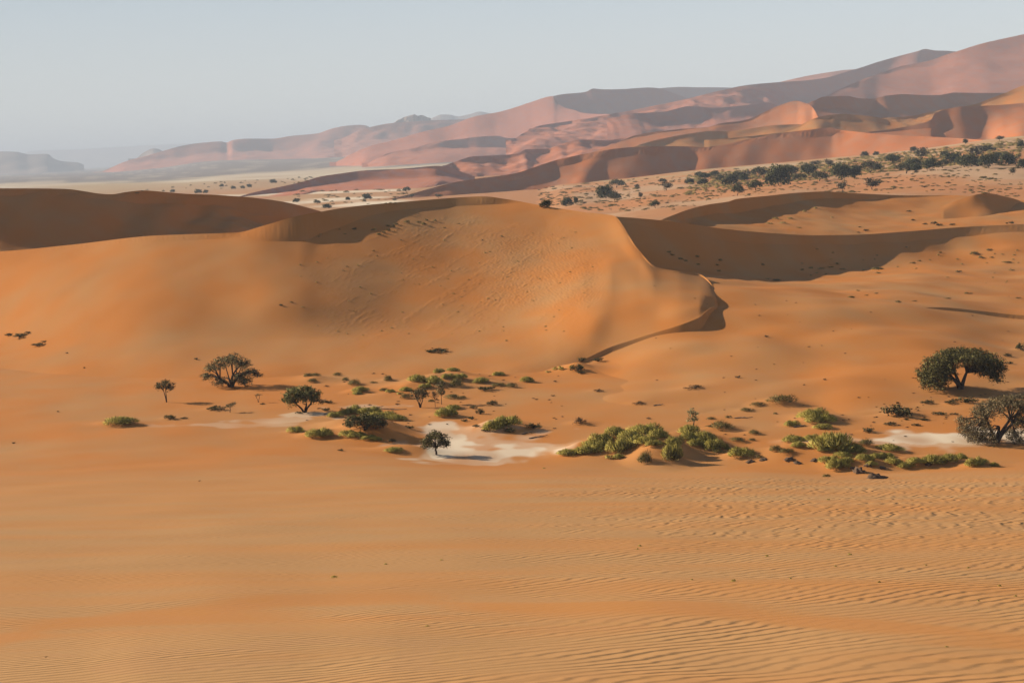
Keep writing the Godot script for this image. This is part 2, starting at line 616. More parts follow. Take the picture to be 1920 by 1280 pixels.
func make_terrain() -> void:
	body("ground", [
		[-350, 330,40000, 356,5000, 371,3600, -50,2600, -50,1000, -50,420, 765,370, 830,312, 880,264, 950,193, 1050,120, 1150,79, 1280,48, -6,9],
		[0, 319,40000, 345,5000, 360,3600, -50,2600, -50,1000, -50,420, 760,366, 830,309, 880,261, 950,190, 1050,118, 1150,78, 1280,47, -6,9],
		[150, 313.5,30000, 341,5000, 355,3600, -50,2600, -50,1000, -50,420, 760,363, 830,305, 880,260, 950,188, 1050,118, 1150,78, 1280,47, -6,9],
		[280, 310,13000, 337.5,5000, 351,3600, -50,2600, -50,1000, -50,420, 765,356, 830,303, 880,259, 950,187, 1050,117, 1150,77, 1280,46, -6,9],
		[420, 300.5,9000, 330,5000, 340,3900, -50,2600, -50,1000, -50,420, 780,343, 830,303, 880,259, 950,185, 1050,116, 1150,76, 1280,46, -6,9],
		[580, 297,8500, 321,5200, 331,4100, -50,2600, -50,1000, -50,420, 800,325, 840,296, 880,258, 950,183, 1050,116, 1150,76, 1280,46, -6,9],
		[747, 288,7200, 306.6,5800, 318,4300, -50,2600, -50,1000, -50,420, 846,297, 862,281, 889,249, 950,181, 1050,115, 1150,75, 1280,45, -6,9],
		[900, 283,6300, 296,5800, 312,4300, -50,2600, -50,1000, -50,420, 868,283, 878,272.5, 895,246, 950,180, 1050,115, 1150,75, 1280,45, -6,9],
		[1000, 277,6000, 290,5500, 308,4300, -50,2600, -50,1000, -50,420, 870,280.7, 880,270.5, 897,244, 950,180, 1050,115, 1150,75, 1280,45, -6,9],
		[1200, 272,6000, 288,5500, 304,4300, -50,2600, -50,1000, -50,420, 878,274, 888,263, 900,242, 950,179, 1050,114, 1150,74, 1280,45, -6,9],
		[1400, 268,6000, 284,5500, 300,4300, -50,2600, -50,1000, -50,420, 875,272.5, 886,262, 900,240, 950,178, 1050,114, 1150,74, 1280,45, -6,9],
		[1600, 262,6000, 278,5500, 294,4300, -50,2600, -50,1000, -50,420, 885,265.5, 895,255, 908,234, 950,177, 1050,113, 1150,73, 1280,44, -6,9],
		[1920, 252,6000, 268,5500, 284,4300, -50,2600, -50,1000, -50,420, 862,271, 880,258, 900,230, 950,175, 1050,112, 1150,73, 1280,44, -6,9],
		[2270, 241,6000, 257,5500, 273,4300, -50,2600, -50,1000, -50,420, 850,271, 870,258, 890,230, 940,175, 1040,112, 1140,73, 1270,44, -6,9],
	], {"u0": -350, "u1": 2270, "du": 2.5, "dv": 1.7, "crease": [], "fan": true, "wings": true, "reach": 30000.0, "back": 0.0, "mat": "near_sand", "paint": paint_ground, "swell": 0.10, "mounds": true, "category": "ground", "label": "rippled tan sand and white clay pans spreading out to the far plain"})
	body("dune", [
		[-350, 487,585, 496,-.3, 530,560, 580,541, 622,527, 664,492, 672,-.1],
		[0, 471,535, 480,-.34, 530,514, 580,496, 631,478, 690,439, 699,-.1],
		[130, 459,527, 468,-.32, 520,499, 575,478, 633,458, 704,419, 712,-.1],
		[300, 441,516, 452,-.33, 505,489, 565,466, 636,442, 710,407, 718,-.1],
		[440, 436,514, 447,-.36, 503,486, 561,466, 638,441, 712,401, 720,-.1],
		[500, 421,517, 452,-.43, 509,482, 566,460, 638,440, 710,401, 718,-.1],
		[560, 404,524, 452,-.5, 510,483, 569,459, 638,439, 706,403, 714,-.1],
		[600, 397,532, 438,-.53, 495,494, 562,466, 634,440, 704,404, 712,-.1],
		[640, 390,540, 424,-.54, 480,503, 552,471, 629,443, 702,404, 710,-.1],
		[700, 383,553, 403,-.54, 463,515, 542,480, 623,447, 702,402, 710,-.1],
		[760, 378,564, 393,-.54, 450,526, 532,488, 618,451, 702,400, 710,-.1],
		[900, 368,582, 384,-.5, 440,542, 530,492, 613,451, 702,397, 710,-.1],
		[960, 375,582, 382,-.4, 440,542, 530,490, 612,448, 702,395, 710,-.1],
		[1020, 386,574, 391,-.3, 445,541, 530,486, 611,441, 700,396, 708,-.1],
		[1050, 391,570, 397,-.28, 449,536, 530,480, 608,437, 697,398, 705,-.3],
		[1100, 398,562, 404,-.25, 455,526, 530,472, 600,432, 671,409, 678,-.62],
		[1150, 404,552, 411,-.2, 460,517, 520,472, 580,439, 648,415, 660,-.64],
		[1195, 465,508, 470,-.2, 497,487, 538,458, 582,436, 634,417, 650,-.64],
		[1230, 500,486, 504,-.2, 520,470, 550,449, 585,433, 624,418, 648,-.64],
		[1270, 508,486, 511,-.2, 526,470, 552,447, 580,431, 612,419.5, 640,-.64],
		[1310, 513,491, 516,-.2, 530,474, 552,450, 573,434, 596,424, 625,-.64],
		[1340, 540,472, 542,-.2, 549,462, 558,452, 568,445, 575,440, 600,-.64],
		[1352, 582,450, 583,-.2, 584,449, 586,448, 588,447, 590,446, 605,-.64],
	], {"u0": -350, "u1": 1352, "crease": [0, 1, 5], "dv": 1.5, "lumps": lumps_centre, "blend": [2.0, 6.0, 1070.0], "streaks": 0.05, "swell": 0.10, "back": 0.30, "reach": 110.0, "label": "broad orange dune with a bright bulging flank and a pitted hollow, at the centre"})
	body("dune", [
		[990, 690,402, 692,-.1, 695,-.1, 700,-.1, 707,-.1, 716,-.1, -52,378, -53,320],
		[1040, 689,404, 691,-.1, 694,-.1, 699,-.1, 706,-.1, 714,-.1, -51,370, -52,322],
		[1100, 405,575, 425,-.6, 460,-.3, 500,540, 600,447, 677,408.5, 735,370, 798,322],
		[1150, 406,570, 418,-.65, 455,-.4, 500,540, 590,452, 660,412, 720,374, 789,326],
		[1230, 412,585, 427,-.65, 462,-.4, 505,-.3, 532,478, 629,417, 702,376, 778,330],
		[1310, 422,600, 441,-.65, 475,-.36, 506,-.3, 523,487, 606,423, 700,373, 772,331],
		[1350, 428,608, 450,-.65, 482,-.35, 512,-.27, 531,481, 622,418, 700,372, 775,329],
		[1450, 437,625, 456,-.65, 490,-.34, 520,-.24, 546,474, 628,411, 700,370.5, 775,327],
		[1530, 441,640, 458,-.62, 488,-.34, 518,-.24, 556,468, 628,410, 697,371.5, 775,325],
		[1600, 440,652, 457,-.6, 480,-.34, 505,-.22, 562,464, 626,410, 690,373, 775,323],
		[1700, 434,668, 451,-.5, 475,-.3, 500,-.18, 568,464, 632,408, 690,372, 770,324],
		[1800, 426,680, 442,-.45, 470,-.3, 500,-.15, 578,468, 637,412, 692,368, 770,322],
		[1920, 420,688, 434,-.4, 465,-.18, 500,-.14, 586,474, 640,418, 700,366, 770,319],
		[2270, 408,700, 422,-.4, 453,-.18, 490,-.14, 575,474, 630,418, 690,362, 760,319],
	], {"u0": 990, "u1": 2270, "crease": [0, 1], "dv": 1.5, "streaks": 0.07, "blend": [2.6, 8.0, 9000.0], "swell": 0.5, "swell_size": 40.0, "back": 0.12, "reach": 120.0, "label": "orange dune with a dark bowl below its curved crest, on the right", "mounds": true})
	body("dune", [
		[1620, 640,446, 642,-.1, 680,420, 745,384],
		[1655, 606,452, 608,-.1, 662,420, 722,384],
		[1690, 577,455, 580,-.3, 640,412, 700,376],
		[1760, 576,458, 590,-.6, 640,418, 700,374],
		[1840, 583,462, 605,-.64, 645,413, 705,363],
		[1920, 591,462, 613,-.64, 650,412, 710,360],
		[2270, 600,455, 622,-.64, 650,412, 710,355],
	], {"crease": [0, 1], "dv": 1.5, "swell": 0.1, "streaks": 0.07, "back": 0.1, "reach": 60.0, "label": "low sand ridge with a thin slip face behind the great tree"})
	body("dune", [
		[1240, 412,640, 414,-.5, 420,-.2, 425,-.1],
		[1268, 401,648, 412,-.64, 420,-.2, 424,624],
		[1290, 393,668, 410,-.64, 420,-.14, 426,624],
		[1330, 383,690, 402,-.64, 415,-.13, 430,634],
		[1365, 378,712, 399,-.64, 415,-.12, 434,639],
		[1382, 373,722, 398,-.64, 413,-.12, 436,642],
		[1440, 367,748, 388,-.64, 408,-.12, 441,649],
		[1500, 361,770, 378,-.64, 402,-.12, 445,656],
		[1540, 359,785, 372.5,-.6, 400,-.12, 446,662],
		[1600, 362,800, 372.5,-.55, 400,-.12, 446,669],
		[1700, 366,815, 371,-.45, 398,-.12, 440,682],
		[1790, 366,820, 368,-.35, 395,-.12, 433,694],
		[1920, 375,800, 377,-.3, 395,-.12, 426,704],
		[2270, 362,800, 364,-.3, 385,-.12, 414,714],
	], {"u0": 1240, "u1": 2270, "under": 0.3, "crease": [0, 1], "dv": 1.5, "streaks": 0.08, "swell": 0.25, "back": 0.22, "reach": 180.0, "label": "orange dune whose dark slip face curves like a sickle, behind the dark bowl"})
	body("dune", [
		[1770, 385,770, 387,-.2, 395,-.15, 400,-.15],
		[1800, 374,775, 378,-.35, 392,-.3, 404,-.2],
		[1830, 365,780, 369,-.4, 392,-.33, 408,-.2],
		[1850, 362,784, 368,-.62, 390,-.3, 405,-.2],
		[1880, 367,790, 374,-.64, 388,-.3, 400,-.2],
		[1912, 376,798, 381,-.64, 386,-.3, 394,-.2],
		[1926, 386,802, 387,-.3, 390,-.2, 395,-.2],
	], {"crease": [0, 1], "dv": 1.5, "swell": 0.05, "back": 0.3, "reach": 60.0, "label": "small rounded dune with a dark curl of a crest, at the right edge"})
	body("dune", [
		[-350, 352,600, 366,-.58, 430,-.42, 510,-.3],
		[0, 353,648, 367,-.6, 420,-.43, 495,-.3],
		[120, 354,671, 371,-.6, 420,-.42, 490,-.3],
		[210, 364,685, 376,-.6, 425,-.36, 480,-.26],
		[235, 360,692, 376,-.6, 420,-.36, 478,-.26],
		[265, 357,700, 377,-.6, 416,-.34, 476,-.26],
		[310, 360,712, 382,-.6, 415,-.29, 470,-.25],
		[345, 363,722, 386,-.6, 415,-.33, 465,-.28],
		[370, 364,732, 384,-.58, 412,-.34, 460,-.28],
		[400, 365,739, 381,-.56, 405,-.28, 450,-.24],
		[430, 367,747, 389,-.6, 403,-.27, 445,-.24],
		[470, 370,758, 401,-.6, 412,-.33, 440,-.26],
		[530, 378,775, 405,-.6, 415,-.4, 440,-.3],
		[580, 390,795, 410,-.6, 420,-.4, 440,-.3],
		[620, 402,815, 415,-.6, 425,-.4, 445,-.3],
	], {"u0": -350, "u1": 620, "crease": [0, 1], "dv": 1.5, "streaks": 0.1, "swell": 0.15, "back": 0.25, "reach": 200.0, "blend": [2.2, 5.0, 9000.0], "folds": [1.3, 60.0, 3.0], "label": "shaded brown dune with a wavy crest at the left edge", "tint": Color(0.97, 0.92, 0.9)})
	body("valley_floor", [
		[950, -53,2700, -53,2200, -53,1500, -53,1300],
		[1000, -51,2700, -51,2100, -50.5,1400, -50.5,1200],
		[1070, 336,2700, 358,1900, 398,1250, 415,1080],
		[1140, 335,2470, 362,1700, 400,1150, 418,960],
		[1300, 322,2300, 350,1600, 395,1050, 420,830],
		[1500, 305,2200, 340,1450, 370,1050, 400,800],
		[1700, 285,2100, 325,1400, 375,950, 400,820],
		[1920, 255,2050, 310,1350, 380,900, 400,820],
		[2270, 235,2050, 300,1350, 370,900, 390,820],
	], {"u0": 950, "u1": 2270, "crease": [], "swell": 0.8, "swell_size": 90.0, "back": 0.0, "reach": 400.0, "paint": paint_valley, "category": "ground", "label": "pinkish valley floor dotted with trees and straw grass"})
	make_far_dunes()
	make_mounds()
	for b in bodies:
		build_body(b)

func paint_valley(b: Dictionary, x: float, z: float, d: float, a: float, st: float, h: float) -> Color:
	var n := noise_b.get_noise_2d(x * 0.12, z * 0.05)
	var n2 := noise_c.get_noise_2d(x * 0.35, z * 0.12)
	var c := mix3(Color(0.40, 0.18, 0.075), SCRUB, 0.25 + 0.9 * n)
	var far := smoothstep(1.15, 1.75, 3.0 - st) * 1.0
	far = 1.0 - smoothstep(1.1, 1.75, st)
	c = mix3(c, STRAW * Color(0.9, 0.88, 0.85), far * (0.3 + 1.1 * n2))
	c = mix3(c, Color(0.48, 0.36, 0.245), 0.35 * smoothstep(0.08, 0.4, n))
	return c

func make_far_dunes() -> void:
	var far := {"crease": [0, 1], "du": 2.0, "dv": 1.5}
	body("dune", [
		[430, 374,2350, 375,-.3, 376,-.3, 377,-.3],
		[470, 362,2520, 365,-.5, 370,-.3, 374,2270],
		[540, 347,2720, 352,-.55, 358,-.25, 366,2430],
		[570, 340,2790, 345,-.55, 353,-.2, 362,2500],
		[600, 331,2850, 335,-.55, 345,-.2, 358,2655],
		[640, 325,2900, 327.5,-.5, 342,-.2, 357,2660],
		[690, 319,2950, 320.5,-.4, 338,-.18, 356,2670],
		[740, 317,2980, 319,-.4, 336,-.18, 355,2670],
		[780, 314,3000, 316.5,-.5, 335,-.18, 353,2680],
		[815, 311,3010, 316,-.55, 332,-.2, 349,2780],
		[838, 312,3020, 322,-.6, 330,-.2, 345,2900],
		[870, 324,3030, 331,-.6, 335,-.2, 343,2950],
		[900, 334,3050, 336,-.5, 339,-.2, 343,3000],
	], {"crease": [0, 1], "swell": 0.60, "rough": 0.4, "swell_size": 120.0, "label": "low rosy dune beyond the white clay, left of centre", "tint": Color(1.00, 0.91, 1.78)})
	body("dune", [
		[680, 382,1980, 383,-.3, 385,-.2, 388,-.2],
		[760, 366,2080, 368,-.3, 374,-.2, 386,-.2],
		[800, 355,2130, 358,-.3, 366,-.22, 384,-.2],
		[860, 340,2220, 343,-.3, 356,-.25, 380,-.2],
		[900, 334,2280, 336,-.35, 350,-.26, 375,-.2],
		[925, 331,2320, 335,-.5, 347,-.3, 372,-.2],
		[965, 325,2350, 336,-.62, 345,-.35, 368,-.25],
		[1000, 314,2380, 329,-.62, 340,-.42, 362,-.3],
		[1043, 300,2420, 317,-.62, 332,-.42, 352,-.25],
		[1070, 294,2430, 309,-.62, 330,-.34, 346,-.25],
		[1090, 289.5,2440, 303,-.62, 326,-.33, 342,-.25],
		[1137, 281,2450, 295,-.62, 316,-0.57, 340,-0.43],
		[1170, 277,2460, 293,-.62, 312,-0.51, 341,-0.45],
		[1200, 275,2470, 291,-.6, 312,-0.55, 342,-0.45],
		[1250, 274,2485, 288,-.6, 310,-0.59, 338,-0.45],
		[1294, 274.5,2500, 288,-.6, 308,-0.56, 334,-0.45],
		[1320, 276,2500, 284,-.56, 304,-0.49, 330,-0.45],
		[1355, 271,2510, 276,-.5, 298,-0.51, 325,-0.45],
		[1391, 263.5,2520, 269,-.55, 292,-0.51, 319,-0.45],
		[1422, 257.5,2530, 264,-.6, 288,-0.51, 317,-0.45],
		[1460, 250,2540, 260,-.62, 284,-0.51, 314,-0.45],
		[1516, 243.5,2550, 259,-.62, 280,-0.49, 309,-0.43],
		[1558, 239,2560, 254,-.62, 276,-0.41, 304,-0.38],
		[1574, 243,2555, 246,-.4, 274,-0.39, 302,-0.38],
		[1640, 250,2500, 253,-.3, 270,-0.37, 291,-0.35],
		[1700, 254,2460, 257,-.3, 268,-.28, 284,-.24],
		[1780, 258,2400, 260,-.25, 266,-.22, 275,-.2],
		[1850, 263,2300, 264,-.2, 266,-.2, 268,-.2],
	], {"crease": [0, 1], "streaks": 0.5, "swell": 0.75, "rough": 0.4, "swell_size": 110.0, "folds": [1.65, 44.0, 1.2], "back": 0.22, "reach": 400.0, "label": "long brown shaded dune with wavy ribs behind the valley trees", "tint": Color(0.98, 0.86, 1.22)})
	body("dune", [
		[1620, 248,2620, 250,-.3, 256,-.25, 264,-.2],
		[1665, 243,2640, 246,-.6, 254,-.25, 266,-.2],
		[1692, 239,2650, 244,-.62, 252,-.28, 266,-.2],
		[1729, 231,2660, 241,-.62, 250,-.3, 266,-.2],
		[1747, 224,2670, 240,-.62, 250,-.32, 266,-.22],
		[1753, 213,2690, 237,-.64, 250,-0.43, 266,-0.31],
		[1776, 204.5,2710, 222,-.56, 244,-0.53, 266,-0.39],
		[1806, 199.5,2720, 210,-.5, 240,-0.53, 266,-0.42],
		[1850, 198,2740, 206,-.45, 236,-0.50, 262,-0.44],
		[1885, 196,2750, 204,-.4, 226,-.3, 258,-.25],
		[1920, 193,2760, 200,-.35, 222,-.22, 255,-.18],
		[2270, 172,2780, 180,-.35, 205,-.2, 240,-.18],
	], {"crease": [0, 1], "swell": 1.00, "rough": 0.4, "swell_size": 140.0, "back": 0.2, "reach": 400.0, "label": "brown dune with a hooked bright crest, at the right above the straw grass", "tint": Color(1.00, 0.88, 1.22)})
	body("dune", [
		[1770, 208,2880, 210,-.3, 214,-.2, 220,-.2],
		[1800, 201,2890, 204,-.4, 210,-.3, 220,-.2],
		[1829, 195,2900, 199,-.5, 206,-.3, 220,-.2],
		[1859, 184,2910, 189,-.5, 200,-.3, 220,-.2],
		[1886, 174,2920, 180,-.45, 195,-.3, 220,-.2],
		[1914, 162,2930, 170,-.4, 190,-.3, 220,-.2],
		[1960, 148,2940, 158,-.4, 182,-.3, 220,-.2],
		[2270, 110,2960, 130,-.35, 170,-.25, 210,-.2],
	], {"crease": [0], "swell": 1.50, "rough": 0.4, "swell_size": 120.0, "back": 0.3, "reach": 300.0, "label": "orange dune shoulder rising out of the frame at the right"})
	body("dune", [
		[1330, 262,2750, 264,-.2, 268,-.2, 275,-.2],
		[1400, 256,2800, 258,-.3, 264,-.2, 272,-.2],
		[1455, 249,2840, 251,-.3, 258,-.2, 268,-.2],
		[1497, 236,2860, 239,-.3, 248,-.2, 262,-.2],
		[1530, 221,2880, 225,-.3, 242,-.2, 260,-.2],
		[1560, 215,2900, 222,-.6, 240,-.24, 260,-.2],
		[1580, 213.5,2905, 226,-.64, 240,-.26, 260,-.2],
		[1598, 214.5,2910, 224,-.64, 240,-.28, 260,-.2],
		[1640, 219,2910, 228,-.62, 240,-.32, 262,-.2],
		[1665, 224,2910, 234,-.62, 244,-.3, 264,-.2],
		[1700, 232,2900, 240,-.5, 250,-.3, 266,-.2],
	], {"crease": [0, 1], "swell": 1.00, "rough": 0.4, "swell_size": 120.0, "back": 0.2, "reach": 300.0, "label": "pale orange dune with a dark notch at its rounded top"})
	body("dune", [
		[1640, 222,3000, 225,-.2, 230,-.2, 240,-.2],
		[1690, 219,3010, 224,-.6, 232,-.2, 242,-.2],
		[1715, 216.5,3020, 222,-.6, 230,-.2, 240,-.2],
		[1740, 211,3030, 216,-.55, 226,-.2, 236,-.2],
		[1770, 205,3040, 207,-.4, 216,-.2, 230,-.2],
		[1810, 199,3050, 201,-.4, 212,-.2, 230,-.2],
	], {"crease": [0, 1], "swell": 0.75, "rough": 0.4, "back": 0.2, "reach": 200.0, "label": "narrow bright dune ridge with a dark step on its face"})
	body("dune", [
		[1160, 284,2900, 286,-.2, 290,-.2, 295,-.2],
		[1190, 274,2950, 276,-.3, 282,-.2, 290,-.2],
		[1225, 264,2980, 267,-.4, 275,-.3, 286,-.2],
		[1256, 257,3000, 262,-.5, 272,-.34, 284,-.2],
		[1303, 249,3020, 257,-.55, 268,-.38, 282,-.2],
		[1334, 245.5,3040, 256,-.56, 267,-.38, 282,-.2],
		[1366, 246,3050, 254,-.52, 265,-.36, 280,-.2],
		[1413, 240,3060, 250,-.45, 262,-.3, 276,-.2],
		[1460, 234,3070, 240,-.4, 254,-.25, 270,-.2],
		[1500, 233,3080, 237,-.4, 250,-.2, 266,-.2],
		[1540, 240,3080, 243,-.4, 250,-.2, 266,-.2],
	], {"crease": [0], "swell": 1.00, "rough": 0.4, "swell_size": 100.0, "folds": [1.65, 40.0, 1.0], "back": 0.2, "reach": 300.0, "label": "brown dune band between two orange crests, right of centre"})
	body("dune", [
		[1100, 290,3150, 291,-.2, 293,-.2, 296,-.2],
		[1160, 266,3200, 268,-.3, 276,-.2, 286,-.2],
		[1187, 255,3230, 258,-.45, 268,-.2, 280,-.2],
		[1209, 250,3240, 254.5,-.5, 264,-.18, 276,-.18],
		[1240, 246,3250, 249.5,-.5, 260,-.18, 272,-.18],
		[1287, 241,3270, 243,-.4, 255,-.18, 268,-.18],
		[1326, 238.5,3280, 240,-.4, 252,-.18, 264,-.18],
		[1350, 231.5,3290, 235,-.55, 246,-.3, 262,-.2],
		[1397, 225,3310, 229,-.55, 242,-.36, 258,-.25],
		[1438, 208,3330, 212,-.55, 232,-.38, 252,-.25],
		[1460, 198,3340, 203,-.5, 226,-.36, 248,-.25],
		[1493, 189,3350, 194,-.3, 220,-.27, 242,-.25],
		[1510, 193,3330, 197,-.2, 220,-.22, 240,-.22],
		[1524, 201,3290, 205,-.2, 222,-.22, 240,-.22],
		[1530, 210,3240, 213,-.2, 226,-.22, 240,-.22],
		[1545, 235,3150, 236,-.2, 238,-.22, 242,-.22],
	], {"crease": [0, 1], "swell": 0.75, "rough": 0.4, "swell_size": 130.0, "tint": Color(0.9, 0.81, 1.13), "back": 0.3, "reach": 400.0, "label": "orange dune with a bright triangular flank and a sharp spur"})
	body("dune", [
		[1500, 200,3450, 202,-.3, 210,-.2, 225,-.2],
		[1526, 189,3470, 197,-.5, 206,-.4, 222,-.2],
		[1547, 181,3490, 194,-.58, 206,-.5, 222,-.2],
		[1590, 180,3530, 190,-.56, 204,-.5, 220,-.2],
		[1612, 184,3560, 192,-.52, 205,-.46, 220,-.2],
		[1636, 185,3580, 192,-.55, 208,-.48, 222,-.2],
		[1661, 179.5,3590, 190,-.52, 207,-.42, 222,-.2],
		[1690, 176.5,3610, 188,-.58, 207,-.5, 222,-.2],
		[1729, 178,3650, 190,-.6, 206,-.5, 222,-.2],
		[1761, 178,3680, 188,-.58, 204,-.46, 220,-.2],
		[1790, 173.5,3700, 184,-.56, 200,-.46, 216,-.2],
		[1830, 174,3740, 182,-.5, 196,-.4, 212,-.2],
		[1876, 174,3780, 180,-.4, 190,-.3, 206,-.2],
		[1920, 174,3800, 180,-.4, 190,-.3, 206,-.2],
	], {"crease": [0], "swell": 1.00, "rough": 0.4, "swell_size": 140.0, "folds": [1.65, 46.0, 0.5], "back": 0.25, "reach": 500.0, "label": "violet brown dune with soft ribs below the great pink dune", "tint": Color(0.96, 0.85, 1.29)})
	body("dune", [
		[1530, 190,4500, 191,-.3, 195,-.2, 205,-.2],
		[1550, 180,4560, 182,-.3, 190,-.22, 205,-.2],
		[1580, 165,4650, 168,-.3, 182,-.25, 202,-.22],
		[1620, 148,4750, 152,-.32, 174,-.28, 200,-.24],
		[1651, 137,4820, 142,-.34, 168,-.3, 200,-.26],
		[1690, 124,4880, 130,-.36, 162,-.3, 200,-.26],
		[1745, 113,4920, 122,-.36, 158,-.3, 200,-.26],
		[1776, 102,4950, 112,-.36, 154,-.3, 200,-.26],
		[1792, 97,4960, 108,-.36, 152,-.3, 200,-.26],
		[1840, 82,5000, 96,-.36, 148,-.3, 198,-.26],
		[1920, 64,5060, 86,-.42, 140,-.3, 190,-.26],
		[2050, 34,5150, 66,-.4, 125,-.3, 185,-.26],
		[2270, 5,5250, 50,-.4, 115,-.3, 180,-.26],
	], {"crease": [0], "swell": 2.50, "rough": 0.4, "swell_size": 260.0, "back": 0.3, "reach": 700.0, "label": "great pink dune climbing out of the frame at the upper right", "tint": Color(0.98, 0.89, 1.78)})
	body("dune", [
		[1340, 182,5400, 183,-.2, 190,-.2, 200,-.2],
		[1366, 167,5450, 170,-.3, 185,-.25, 202,-.2],
		[1385, 162,5480, 167,-.4, 186,-.3, 204,-.2],
		[1413, 158,5510, 166,-.45, 186,-.36, 204,-.2],
		[1460, 154,5580, 166,-.54, 184,-.46, 204,-.2],
		[1500, 151.5,5650, 166,-.6, 184,-.52, 204,-.2],
		[1547, 146,5730, 162,-.62, 180,-.54, 200,-.2],
		[1579, 137,5790, 152,-.62, 168,-.54, 195,-.2],
		[1610, 128,5840, 142,-.62, 158,-.54, 190,-.2],
		[1650, 115,5900, 128,-.6, 146,-.5, 180,-.2],
		[1682, 106,5940, 118,-.52, 134,-.4, 170,-.2],
		[1720, 96,5980, 108,-.44, 126,-.36, 160,-.2],
		[1735, 91.8,6000, 106,-.64, 120,-.5, 150,-.2],
		[1754, 94.5,6040, 110,-.66, 118,-.5, 150,-.2],
		[1775, 95,6080, 104,-.64, 112,-.4, 140,-.2],
		[1800, 97,6110, 102,-.5, 110,-.3, 130,-.2],
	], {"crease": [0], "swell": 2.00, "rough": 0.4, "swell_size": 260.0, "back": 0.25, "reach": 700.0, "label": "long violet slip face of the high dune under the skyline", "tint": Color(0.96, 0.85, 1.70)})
	body("dune", [
		[1430, 162,6700, 163,-.2, 170,-.2], [1480, 149.5,6750, 152,-.25, 160,-.2], [1520, 141,6800, 146,-.25, 160,-.2],
		[1560, 134.5,6850, 140,-.25, 160,-.2], [1590, 130.5,6900, 138,-.25, 160,-.2], [1640, 128,6950, 138,-.25, 160,-.2],
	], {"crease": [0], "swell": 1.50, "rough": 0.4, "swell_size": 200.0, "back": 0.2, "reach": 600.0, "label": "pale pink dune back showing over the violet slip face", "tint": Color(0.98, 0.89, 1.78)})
	body("dune", [
		[960, 262,4500, 263,-.2, 268,-.15, 276,-.1],
		[1010, 236,4700, 239,-.3, 250,-.15, 266,-.1],
		[1060, 228,4800, 231,-.3, 243,-.14, 262,-.1],
		[1100, 222,4850, 225,-.35, 240,-.14, 258,-.1],
		[1144, 214,4900, 219,-.4, 236,-.14, 254,-.1],
		[1178, 208,4940, 213,-.25, 232,-.14, 252,-.1],
		[1212, 201,4970, 206,-.22, 226,-.16, 250,-.1],
		[1256, 192,5010, 198,-.22, 220,-.18, 246,-.1],
		[1297, 183,5060, 190,-.22, 212,-.2, 240,-.12],
		[1331, 174.5,5110, 183,-.24, 204,-.22, 236,-.14],
		[1366, 166.5,5160, 176,-.28, 198,-.24, 230,-.16],
		[1397, 162,5200, 172,-.3, 196,-.26, 226,-.16],
		[1440, 166,5240, 178,-.34, 198,-.26, 222,-.16],
		[1480, 176,5260, 186,-.34, 200,-.26, 220,-.16],
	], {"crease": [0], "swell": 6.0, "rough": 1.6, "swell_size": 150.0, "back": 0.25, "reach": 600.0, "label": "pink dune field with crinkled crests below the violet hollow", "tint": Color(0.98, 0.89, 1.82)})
	body("dune", [
		[1150, 222,4400, 224,-.2, 230,-.2, 240,-.15],
		[1190, 212,4440, 217,-.4, 226,-.3, 242,-.15],
		[1240, 210,4490, 217,-.52, 230,-.42, 244,-.15],
		[1268, 204,4520, 214,-.56, 230,-.5, 246,-.15],
		[1290, 199,4540, 213,-.58, 230,-.52, 246,-.15],
		[1312, 200,4550, 212,-.58, 230,-.52, 246,-.15],
		[1345, 202,4560, 210,-.52, 228,-.36, 244,-.15],
		[1380, 199,4580, 207,-.56, 224,-.4, 240,-.15],
		[1420, 195,4610, 204,-.58, 220,-.44, 236,-.15],
		[1438, 192,4630, 202,-.56, 216,-.44, 232,-.15],
		[1456, 197,4640, 204,-.5, 214,-.4, 228,-.15],
		[1480, 208,4640, 211,-.4, 216,-.3, 226,-.15],
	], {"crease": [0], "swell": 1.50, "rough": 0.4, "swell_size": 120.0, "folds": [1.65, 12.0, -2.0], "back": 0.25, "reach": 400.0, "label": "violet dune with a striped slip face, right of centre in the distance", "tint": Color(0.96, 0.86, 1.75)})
	body("dune", [
		[630, 304,6100, 304.5,-.2, 305,-.2, 306,-.1],
		[660, 288,6120, 289,-.25, 292,-.2, 298,-.1],
		[690, 275,6150, 277,-.25, 282,-.2, 293,-.1],
		[740, 262,6200, 265,-.26, 276,-.22, 291,-.12],
		[800, 245,6250, 250,-.28, 266,-.24, 288,-.14],
		[840, 236,6300, 242,-.3, 260,-.26, 286,-.15],
		[893, 217.5,6350, 226,-.32, 250,-.28, 282,-.16],
		[934, 210,6380, 220,-.34, 246,-.29, 280,-.17],
		[965, 201.5,6400, 213,-.34, 242,-.29, 278,-.18],
		[996, 191,6420, 205,-.34, 238,-.29, 275,-.18],
		[1037, 180,6440, 196,-.3, 232,-.26, 272,-.18],
		[1046, 193,6380, 205,-.25, 234,-.24, 270,-.18],
		[1060, 202,6320, 212,-.22, 236,-.22, 268,-.18],
		[1078, 206.5,6270, 215,-.2, 236,-.2, 266,-.18],
		[1090, 211,6220, 218,-.2, 236,-.2, 264,-.18],
		[1115, 213.5,6150, 220,-.2, 236,-.2, 262,-.16],
		[1160, 213.5,6050, 219,-.2, 234,-.2, 256,-.16],
		[1230, 206,5950, 212,-.2, 228,-.2, 250,-.16],
		[1290, 196,5850, 203,-.2, 220,-.2, 246,-.16],
		[1340, 190,5800, 198,-.2, 214,-.2, 240,-.16],
	], {"crease": [0], "swell": 2.00, "rough": 0.4, "swell_size": 300.0, "folds": [0.55, 16.0, 0.3], "back": 0.3, "reach": 700.0, "label": "rose pink dune flank rising to the skyline near the centre", "tint": Color(0.96, 0.86, 1.82)})
